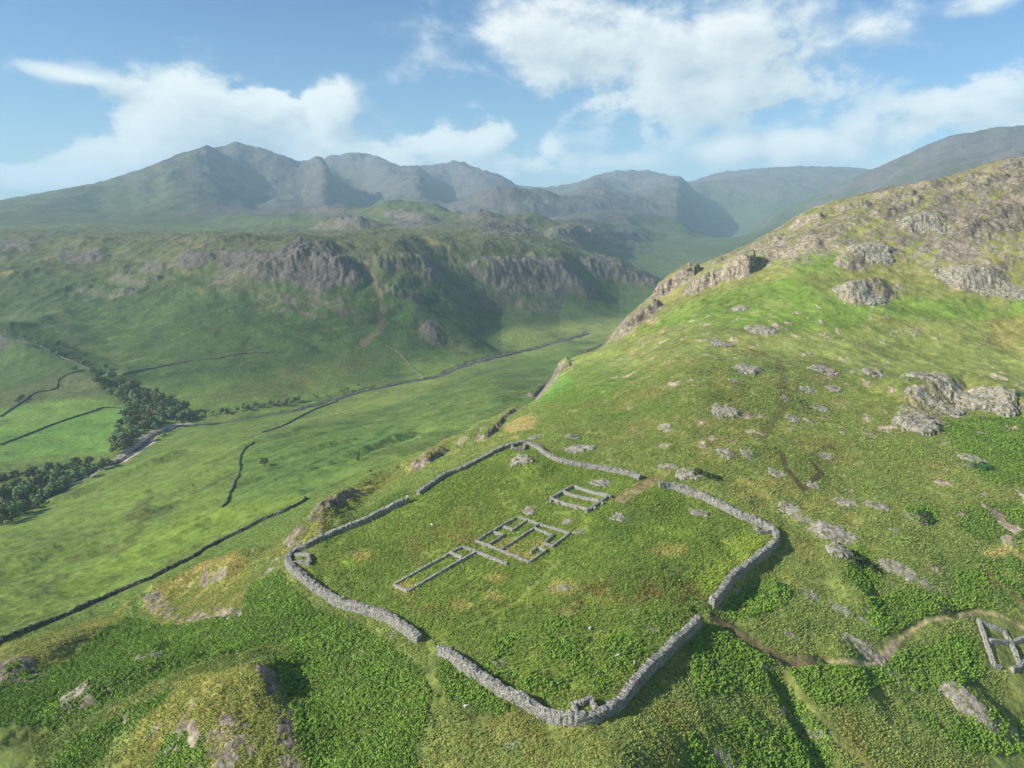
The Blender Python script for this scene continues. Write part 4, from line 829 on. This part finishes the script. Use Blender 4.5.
OUT = [
 (601,484,22,9,'pale rock outcrop just behind the granary ruin'),(619,518,18,11,'grey rock lying below right of the granary ruin'),(567,522,14,7,'flat pale rock between the headquarters and granary ruins'),
 (528,511,15,10,'pale rounded rock touching the top corner of the headquarters ruin'),(578,532,13,7,'low rock at the right corner of the headquarters ruin'),(699,513,22,8,'lone flat pale rock on the grass in the right half of the fort'),
 (563,588,24,8,'beige mossy rock in the middle of the fort below the ruins'),(635,611,8,8,'small upright grey rock in the lower right of the fort'),(654,629,12,10,'round dark grey rock near the lower right rampart inside the fort'),
 (522,460,24,11,'brown rocky bank below the farthest tower footing'),(497,663,22,12,'brown broken rock inside the nearest rampart'),(363,494,10,5,'small brown rock near the left back gateway'),
 (534,438,14,8,'pale rock outside the farthest fort corner'),(579,449,38,7,'long low rock rib just beyond the far rampart'),(573,437,18,6,'small pale rock above the rib beyond the far rampart'),(664,427,14,8,'dark grey rock on the slope above the far gateway'),
 (687,474,24,12,'beige rock beside the dark juniper bush above the far gateway'),(668,466,20,6,'thin rock strip left of the juniper bush'),(724,412,28,13,'broad grey rock on the open slope right of the juniper'),(748,369,24,12,'grey rock high on the open slope below the green shelf'),
 (733,380,11,5,'small rock just under the high grey rock on the slope'),(784,398,9,11,'upright pale rock in the centre of the right hand slope'),(792,419,14,8,'pale slanting rock in the centre of the right hand slope'),(806,390,13,7,'flat broken rock in the upper centre of the slope'),
 (834,389,14,8,'brown broken rock right of the upper centre slope'),(820,409,14,7,'grey rock at the top of the thin stream'),(823,371,25,8,'broken rock band under the green shelf'),(872,373,18,9,'pale rock left of the great whaleback outcrop'),
 (747,454,14,12,'pale rock pair half way down the slope, right piece'),(725,452,18,10,'pale rock pair half way down the slope, left piece'),(826,457,13,8,'square pale rock between two thin streams'),(777,474,18,9,'rock left of where the streams join'),
 (812,485,13,8,'pale rock right of where the streams join'),(845,503,22,9,'grey rock strip below the stream junction'),(877,506,22,9,'stony patch left of the dark bush on the slope'),(972,459,25,8,'flat beige rock at the foot of the big bracken bank'),
 (944,470,6,3,'tiny pale stone on the slope below the whaleback outcrop'),(789,508,22,13,'pale rock just outside the right rampart, upper one'),(802,518,20,8,'pale rock just outside the right rampart, lower one'),(833,531,44,11,'long whaleback rock with a dark right end outside the right rampart'),
 (841,551,26,14,'beige rounded rock beside a green bracken knob'),(918,519,24,8,'beige rock beside the small round bush'),(896,531,12,5,'small flat rock left of the sunlit bracken'),(899,570,32,12,'long slanting pale rock above the bracken hollow'),
 (925,584,12,11,'short pale rock right of the slanting rock'),(942,592,10,8,'little grey rock at the head of the bracken hollow'),(808,594,18,9,'pale rock half way between the rampart and the bracken hollow'),(842,611,25,8,'pale flat rock just above the brown track'),
 (869,624,20,9,'grey broken rock between the track and the bracken hollow'),(860,647,38,10,'long broken rock lining the inside of the path bend'),(790,635,18,9,'grey rock left of the brown gully'),(738,590,14,10,'beige stony scar under the end of the right rampart'),
 (899,679,26,13,'grey rock in the bracken below the path bend'),(965,700,42,20,'large pale rock slab in the grass left below the bath house'),(988,723,14,6,'small pale rock below the large slab'),(705,673,12,8,'grey stone heap outside the nearest rampart'),
 (765,690,12,7,'small rock at the top of the bracken strip near the lower edge'),(797,722,18,8,'grey rock beside the diagonal green track'),(817,736,24,14,'dark grey rock on the steep bank near the lower edge'),(728,760,30,13,'rounded rock cut by the lower edge, right of centre'),
 (359,655,18,8,'pair of small pale stones in the bracken below the left rampart'),(330,673,12,5,'small beige stone on the grassy patch in the bracken'),(277,560,12,7,'pale rock against the outside of the left fort corner'),(270,571,12,6,'grey rock in the bracken outside the left fort corner'),
 (152,657,22,16,'brown rock knob in the middle of the left bracken slope'),(74,694,24,14,'brown rock on the grass rib at the lower left'),(263,669,13,7,'dark capped rock at the top of the knoll cliff'),(152,733,14,9,'pale rock on the left flank of the near knoll'),(168,748,14,12,'brown rock low on the left flank of the near knoll'),
 (392,634,10,8,'beige stony scar below the end of the left rampart'),(512,745,16,6,'small beige rock at the lower edge below the fort'),
 (721,345,22,6,'low rock at the top of the open slope'),(760,330,30,9,'grey rock on the bright green shelf, left one'),(740,308,16,6,'small grey rock on the bright green shelf above the spur'),(861,291,46,11,'long grey rock band on the bright green shelf'),
 (970,275,50,14,'long grey rock band high on the right edge'),(1008,290,40,9,'pale scree patch at the right edge'),(872,251,40,16,'grey boulder scree high on the spur'),(925,219,40,14,'grey crag high on the spur right of the scree'),
]
for o_ in OUT: outcrop(*o_)
# the great whaleback
for q_ in [(938,380,56,12,'top ledge of the great whaleback outcrop, pale and level',1.8),(985,405,52,22,'right end of the great whaleback outcrop above the bracken bank',3.6),(922,398,26,14,'middle left ledge of the great whaleback outcrop',2.0),(917,423,36,20,'lowest left slab of the great whaleback outcrop',2.4),(950,412,24,12,'middle slab between the ledges of the great whaleback outcrop',1.8)]: outcrop(*q_)
# ------------------------------------------------------------------ plants
OXY = np.array([o.location[:2] for o in COL.objects if o.name.startswith('rock_outcrop')])
PATHM = np.zeros_like(HH)
for p_, w_ in (([(1024,628),(1000,615),(978,612),(950,617),(925,622),(905,634),(892,650),(880,660),(850,662),(822,662)], .9), ([(715,618),(735,632),(760,650),(790,664),(822,662)], 1.3), ([(872,660),(882,652),(896,640)], 2), ([(640,482),(655,480),(664,470)], 2), ([(620,500),(640,488),(652,481)], 1.8), ([(560,560),(520,600),(470,625)], .4), ([(427,640),(432,650),(430,680),(445,700)], .6), ([(785,675),(810,705),(840,740),(870,768)], .7), ([(783,455),(786,468),(796,480),(804,490),(822,474),(812,462)], .8)):
    M, m = along(p_, w_, .6, .5); PATHM[M] = np.maximum(PATHM[M], m)
for p_ in ([(972,612),(1005,620),(1030,630),(1040,668),(990,672)], [(394,583),(463,545),(477,550),(408,590)], [(476,540),(518,516),(569,532),(530,560)], [(551,497),(573,485),(609,494),(589,508)]):
    M, m = region(p_, 1, 0); PATHM[M] = np.maximum(PATHM[M], m*(.5 if p_[0][0] == 972 else .25))
ROCKG = np.maximum(rock, PATHM)
def leaf_cloud(name, V, nper, col, label, cat, rough=.75, trans=0):
    me = bpy.data.meshes.new(name); me.vertices.add(len(V)); me.vertices.foreach_set('co', V.astype(np.float32).ravel())
    fill_mesh(me, np.arange(len(V)).reshape(-1, nper), False)
    a = me.color_attributes.new('tint', 'FLOAT_COLOR', 'POINT'); a.data.foreach_set('color', np.c_[np.repeat(col, nper, 0), np.ones(len(V))].astype(np.float32).ravel())
    m, t, b = mat(name, rough, .25); att = t.n.new('ShaderNodeAttribute'); att.attribute_name = 'tint'; t.l.new(att.outputs['Color'], b.inputs['Base Color'])
    o = link(name, me, m); tag(o, label, cat, kind='stuff'); return o
def scatter_pts(ppx, dens, wob=2.0, thr=None):
    P = np.array([unproj(*outward(p))[:2] for p in ppx]); lo = P.min(0); hi = P.max(0); A_ = np.prod(hi-lo)
    n_ = int(A_*dens); p = lo+rng.random((n_, 2))*(hi-lo); x, y = warp(p[:, 0], p[:, 1], wob)
    k = poly_sd(x, y, P) < .4
    p = p[k]
    if thr is not None: p = p[fbm(p[:, 0], p[:, 1], 8, 5, .6, 67) > thr]
    k = (bil(TH, LR, ROCKG, np.arctan2(p[:, 0], p[:, 1]), np.log(np.hypot(p[:, 0], p[:, 1]))) < .3); return p[k]
def fronds(P, nf, rad, hgt, cols, name, label, cat):
    """each plant: nf arching leaves of two faces"""
    n_ = len(P); z = ground(P[:, 0], P[:, 1]); 
    a = rng.random((n_, 1))*6.28+np.arange(nf)[None]*6.28/nf+rng.normal(0, .25, (n_, nf)); R_ = rad[:, None]*(.75+.5*rng.random((n_, nf))); Hh = hgt[:, None]*(.7+.6*rng.random((n_, nf)))
    d_ = np.stack([np.cos(a), np.sin(a)], -1); pp = np.stack([-np.sin(a), np.cos(a)], -1); w_ = R_*.34
    base = P[:, None, :]
    def pt(f, g_, u): xy = base+d_*(R_*f)[..., None]+pp*(w_*u)[..., None]; return np.concatenate([xy, (z[:, None]+Hh*g_)[..., None]], -1)
    q1 = np.stack([pt(.05, .25, -.35), pt(.05, .25, .35), pt(.55, 1.0, 1), pt(.55, 1.0, -1)], 2)
    q2 = np.stack([pt(.55, 1.0, -1), pt(.55, 1.0, 1), pt(1.05, .62, .35), pt(1.05, .62, -.35)], 2)
    V = np.stack([q1, q2], 2).reshape(-1, 3)
    c = np.repeat(cols, nf*2, 0)*(1+.12*rng.normal(size=(n_*nf*2, 1)))
    leaf_cloud(name, V, 4, np.clip(c, .004, 1), label, cat)
BP = []
for k, p in BRACKEN.items():
    far_ = k in ('bank', 'flat', 'far right', 'north bank')
    thr = .05 if k == 'lowfort' else (-.05 if k in ('foot', 'edge', 'far right') else None)
    q_ = scatter_pts(p, 1.2 if far_ else 3.4, 2.0, thr); BP.append(q_)
BP = np.concatenate(BP); print('bracken', len(BP))
hollow = fbm(BP[:, 0], BP[:, 1], 5, 3, .6, 101); BP = BP[hollow > -.42]
bc = alb((104,134,46))*(1+.55*fbm(BP[:, 0], BP[:, 1], 12, 4, .6, 102)[:, None])*(1+.15*rng.normal(size=(len(BP), 1)))
sz = .28+.24*rng.random(len(BP))**2+.12*hollow[hollow > -.42]
brn = sstep(fbm(BP[:, 0], BP[:, 1], 6, 4, .65, 103), .22, .5)[:, None]*.6; bc = bc*(1-brn)+brn*alb((128,124,60))
fronds(BP, 5, sz, .55*(.6+.8*rng.random(len(BP))), np.clip(bc, .005, 1), 'bracken', 'deep green bracken covering the slopes around the fort in thick beds', 'bracken')
# rushes and rough grass tussocks
n_ = 800000
th_ = rng.uniform(R(-40), R(40), n_); r_ = np.sqrt(rng.uniform(95**2, 420**2, n_)); keep = rng.random(n_) < np.clip(170/r_, .2, 1)*(1-sstep(r_, 290, 420)); th_ = th_[keep]; r_ = r_[keep]
GP = np.c_[r_*np.sin(th_), r_*np.cos(th_)]
zz = ground(GP[:, 0], GP[:, 1]); s1 = fbm(GP[:, 0], GP[:, 1], 11, 5, .62, 111)+.5*fbm(GP[:, 0], GP[:, 1], 3, 3, .6, 112)
path_keep = bil(TH, LR, ROCKG, th_, np.log(r_)) < .3
k = (s1 > -.3) & path_keep & (rng.random(len(zz)) < 1-sstep(-zz, 35, 62)); GP = GP[k]; s1 = s1[k]
gc = np.stack([bil(TH, LR, CO[..., j], np.arctan2(GP[:, 0], GP[:, 1]), np.log(np.hypot(GP[:, 0], GP[:, 1]))) for j in range(3)], -1)
gc = gc*1.32*(1+.20*rng.normal(size=(len(gc), 1)))*np.where(rng.random((len(gc), 1)) < .25, np.array([[1.28, 1.14, 1.0]]), np.array([[.9, 1.0, .82]]))
print('tussocks', len(GP))
fronds(GP, 3, (.16+.22*rng.random(len(GP))+.2*np.clip(s1, 0, .6))*np.clip(np.hypot(GP[:, 0], GP[:, 1])/200, 1, 1.7), .16+.28*rng.random(len(GP)), np.clip(gc, .004, .6), 'rough_grass', 'tussocks of rough grass and rushes growing all over the near fell', 'grass')
# loose stones
n_ = 1500
def stones(P, rad, name, label):
    n_ = len(P); T = np.array([(1,0,0),(.3,.95,0),(-.8,.6,0),(-.8,-.6,0),(.3,-.95,0),(.35,.1,1),(-.4,.2,.9)], float)
    Fs = np.array([(0,1,5),(1,6,5),(1,2,6),(2,3,6),(3,4,6),(4,5,6),(4,0,5)])
    a = rng.random(n_)*6.28; ca, sa = np.cos(a), np.sin(a); s_ = rad*(.6+.8*rng.random(n_))
    T_ = T[None]*(1+.25*rng.normal(size=(n_, 7, 3))); x = (T_[..., 0]*ca[:, None]-T_[..., 1]*sa[:, None])*s_[:, None]; y = (T_[..., 0]*sa[:, None]+T_[..., 1]*ca[:, None])*s_[:, None]*.7
    V = np.stack([P[:, 0:1]+x, P[:, 1:2]+y, ground(P[:, 0], P[:, 1])[:, None]-.08+T_[..., 2]*s_[:, None]*.55], -1)
    me = bpy.data.meshes.new(name); me.vertices.add(n_*7); me.vertices.foreach_set('co', V.astype(np.float32).ravel())
    fill_mesh(me, (Fs[None]+np.arange(n_)[:, None, None]*7).reshape(-1, 3), False); o = link(name, me, M_ROCK); tag(o, label, 'stones', kind='stuff')
SP = []
for o_ in OUT:
    c = unproj(o_[0], o_[1]); 
    k = int(o_[2]*.7); SP.append(c[:2]+rng.normal(size=(k, 2))*o_[2]*math.hypot(*c[:2])/FPX*.42)
for reg, k in (([(700,370),(900,340),(1000,460),(1000,600),(820,640),(780,520)], 500), ([(560,440),(640,380),(720,470),(660,470)], 120), ([(440,640),(580,710),(700,610),(760,530),(640,480)], 60), ([(150,740),(210,690),(280,740),(250,768)], 120)):
    P = np.array([unproj(*p)[:2] for p in reg]); lo = P.min(0); hi = P.max(0); p = lo+rng.random((k, 2))*(hi-lo); p = p[fbm(p[:, 0], p[:, 1], 14, 3, .6, 121) > .0]; SP.append(p[poly_sd(p[:, 0], p[:, 1], P) < 0])
SP = np.concatenate(SP); SP = SP[np.hypot(SP[:, 0], SP[:, 1]) < 520]
stones(SP, .34, 'loose_stones', 'small pale loose stones strewn around the rock outcrops')

# shrubs
M_JUN = leaf_mat('juniper_leaves', (.05, .10, .03, 1))
def bush(px, py, w, label, h=.55, name='bush'):
    c = unproj(px, py); mpp = math.hypot(math.hypot(*c[:2]), CAMZ-c[2])/FPX; W_ = w*mpp/2; n_ = int(np.clip(W_*W_*60, 260, 1600))
    e = bpy.data.objects.new(name, None); COL.objects.link(e); e.location = c; tag(e, label, 'bush')
    cl = [(rng.normal(0, .42, 2)*W_, W_*rng.uniform(.3, .5)) for _ in range(9)]
    d_ = rng.normal(size=(n_, 3)); d_[:, 2] = np.abs(d_[:, 2]); d_ /= np.linalg.norm(d_, axis=1)[:, None]; ix = rng.integers(9, size=n_)
    o2 = np.array([cl[i][0] for i in ix]); r2 = np.array([cl[i][1] for i in ix])[:, None]; cen = np.c_[o2, np.zeros(n_)]+d_*r2*np.array([1, 1, h*1.6])*(.8+.3*rng.random((n_, 1)))
    cen[:, 2] += ground(c[0]+cen[:, 0], c[1]+cen[:, 1])-c[2]
    nr = d_+rng.normal(size=(n_, 3))*.45; nr /= np.linalg.norm(nr, axis=1)[:, None]
    fo = link('foliage', quads_mesh('foliage', cen, nr, np.full(n_, .2)*(.7+.6*rng.random(n_))), M_JUN, e)
    st = bpy.data.meshes.new('stem'); st.from_pydata([(.1,0,-.3),(-.06,.09,-.3),(-.06,-.09,-.3),(.04,0,.7),(-.03,.03,.7),(-.03,-.03,.7)], [], [(0,1,4,3),(1,2,5,4),(2,0,3,5)]); link('stem', st, M_BARK, e)
for a in [(706,476,20,'dark green juniper bush left half of the pair above the far gateway'),(716,479,14,'dark green juniper bush right half of the pair above the far gateway'),(925,517,17,'small round dark bush right of the beige rock on the slope'),
 (867,566,22,'dark green bush at the crown of the bracken knob beside the beige rounded rock'),(946,610,14,'small dark bush just above the path bend'),(779,586,12,'dark bush below the outside of the right rampart corner'),(768,598,14,'dark bush at the foot of the right rampart shadow'),
 (984,468,16,'dark low bush on the big bracken bank'),(822,664,10,'dark low bush where the brown track meets the path')]: bush(*a)
# white marks in the fort: post and sheep
def sheep(px, py, rz, label):
    c = unproj(px, py); e = bpy.data.objects.new('sheep', None); COL.objects.link(e); e.location = c; e.rotation_euler = (0, 0, rz); tag(e, label, 'sheep', 'sheep grazing around the fort')
    import bmesh
    bm = bmesh.new(); bmesh.ops.create_icosphere(bm, subdivisions=3, radius=1)
    for v in bm.verts:
        n3 = v.co.copy(); lump = 1+.07*math.sin(9*n3.x+3)*math.sin(8*n3.y)*math.sin(10*n3.z)
        v.co = Vector((n3.x*.52*lump, n3.y*.27*lump*(1.08 if n3.x < 0 else .95), n3.z*.27*lump+.60))
    def cone(a, b_, r0, r1):
        d_ = Vector(b_)-Vector(a); q_ = d_.to_track_quat('Z', 'Y'); L_ = d_.length
        r_ = bmesh.ops.create_cone(bm, cap_ends=True, segments=8, radius1=r0, radius2=r1, depth=L_)
        for v in r_['verts']: v.co = q_ @ v.co + (Vector(a)+Vector(b_))/2
    cone((.40,0,.66), (.62,0,.60), .15, .10); cone((.58,0,.62), (.80,0,.44), .11, .055)
    for sx in (.3, -.33):
        for sy in (.13, -.13): cone((sx, sy, .5), (sx+(.02 if sx > 0 else -.05), sy, .27), .07, .04); cone((sx+(.02 if sx > 0 else -.05), sy, .28), (sx, sy, 0), .035, .028)
    for sy in (.1, -.1): cone((.60, sy*.6, .66), (.57, sy*1.6, .66), .035, .01)
    cone((-.5,0,.66), (-.6,0,.45), .05, .03)
    me = bpy.data.meshes.new('fleece_body'); bm.to_mesh(me); bm.free(); me.polygons.foreach_set('use_smooth', np.full(len(me.polygons), True)); link('body', me, M_WOOL, e)
M_WOOL = mat('wool')[0]; M_WOOL.node_tree.nodes['Principled BSDF'].inputs['Base Color'].default_value = (.62, .60, .54, 1)
sheep(590, 630, 1.0, 'white sheep in the lower middle of the fort interior'); sheep(432, 526, 2.4, 'white sheep on the grass left of the three ruins'); sheep(466, 708, .3, 'white sheep on the grass below the nearest rampart'); sheep(618, 657, 3.6, 'white sheep left of the marker post near the rampart')
c = unproj(634, 667); e = bpy.data.objects.new('marker_post', None); COL.objects.link(e); e.location = c; tag(e, 'short white marker post standing inside the nearest rampart', 'post')
import bmesh
bm = bmesh.new(); bmesh.ops.create_cone(bm, cap_ends=True, segments=12, radius1=.13, radius2=.11, depth=1.7)
for v in bm.verts: v.co.z += .75
me = bpy.data.meshes.new('post'); bm.to_mesh(me); bm.free(); link('post', me, M_WOOL, e)
bm = bmesh.new(); bmesh.ops.create_cone(bm, cap_ends=True, segments=12, radius1=.16, radius2=.05, depth=.14)
for v in bm.verts: v.co.z += 1.66
me = bpy.data.meshes.new('cap'); bm.to_mesh(me); bm.free(); link('cap', me, M_WOOL, e)
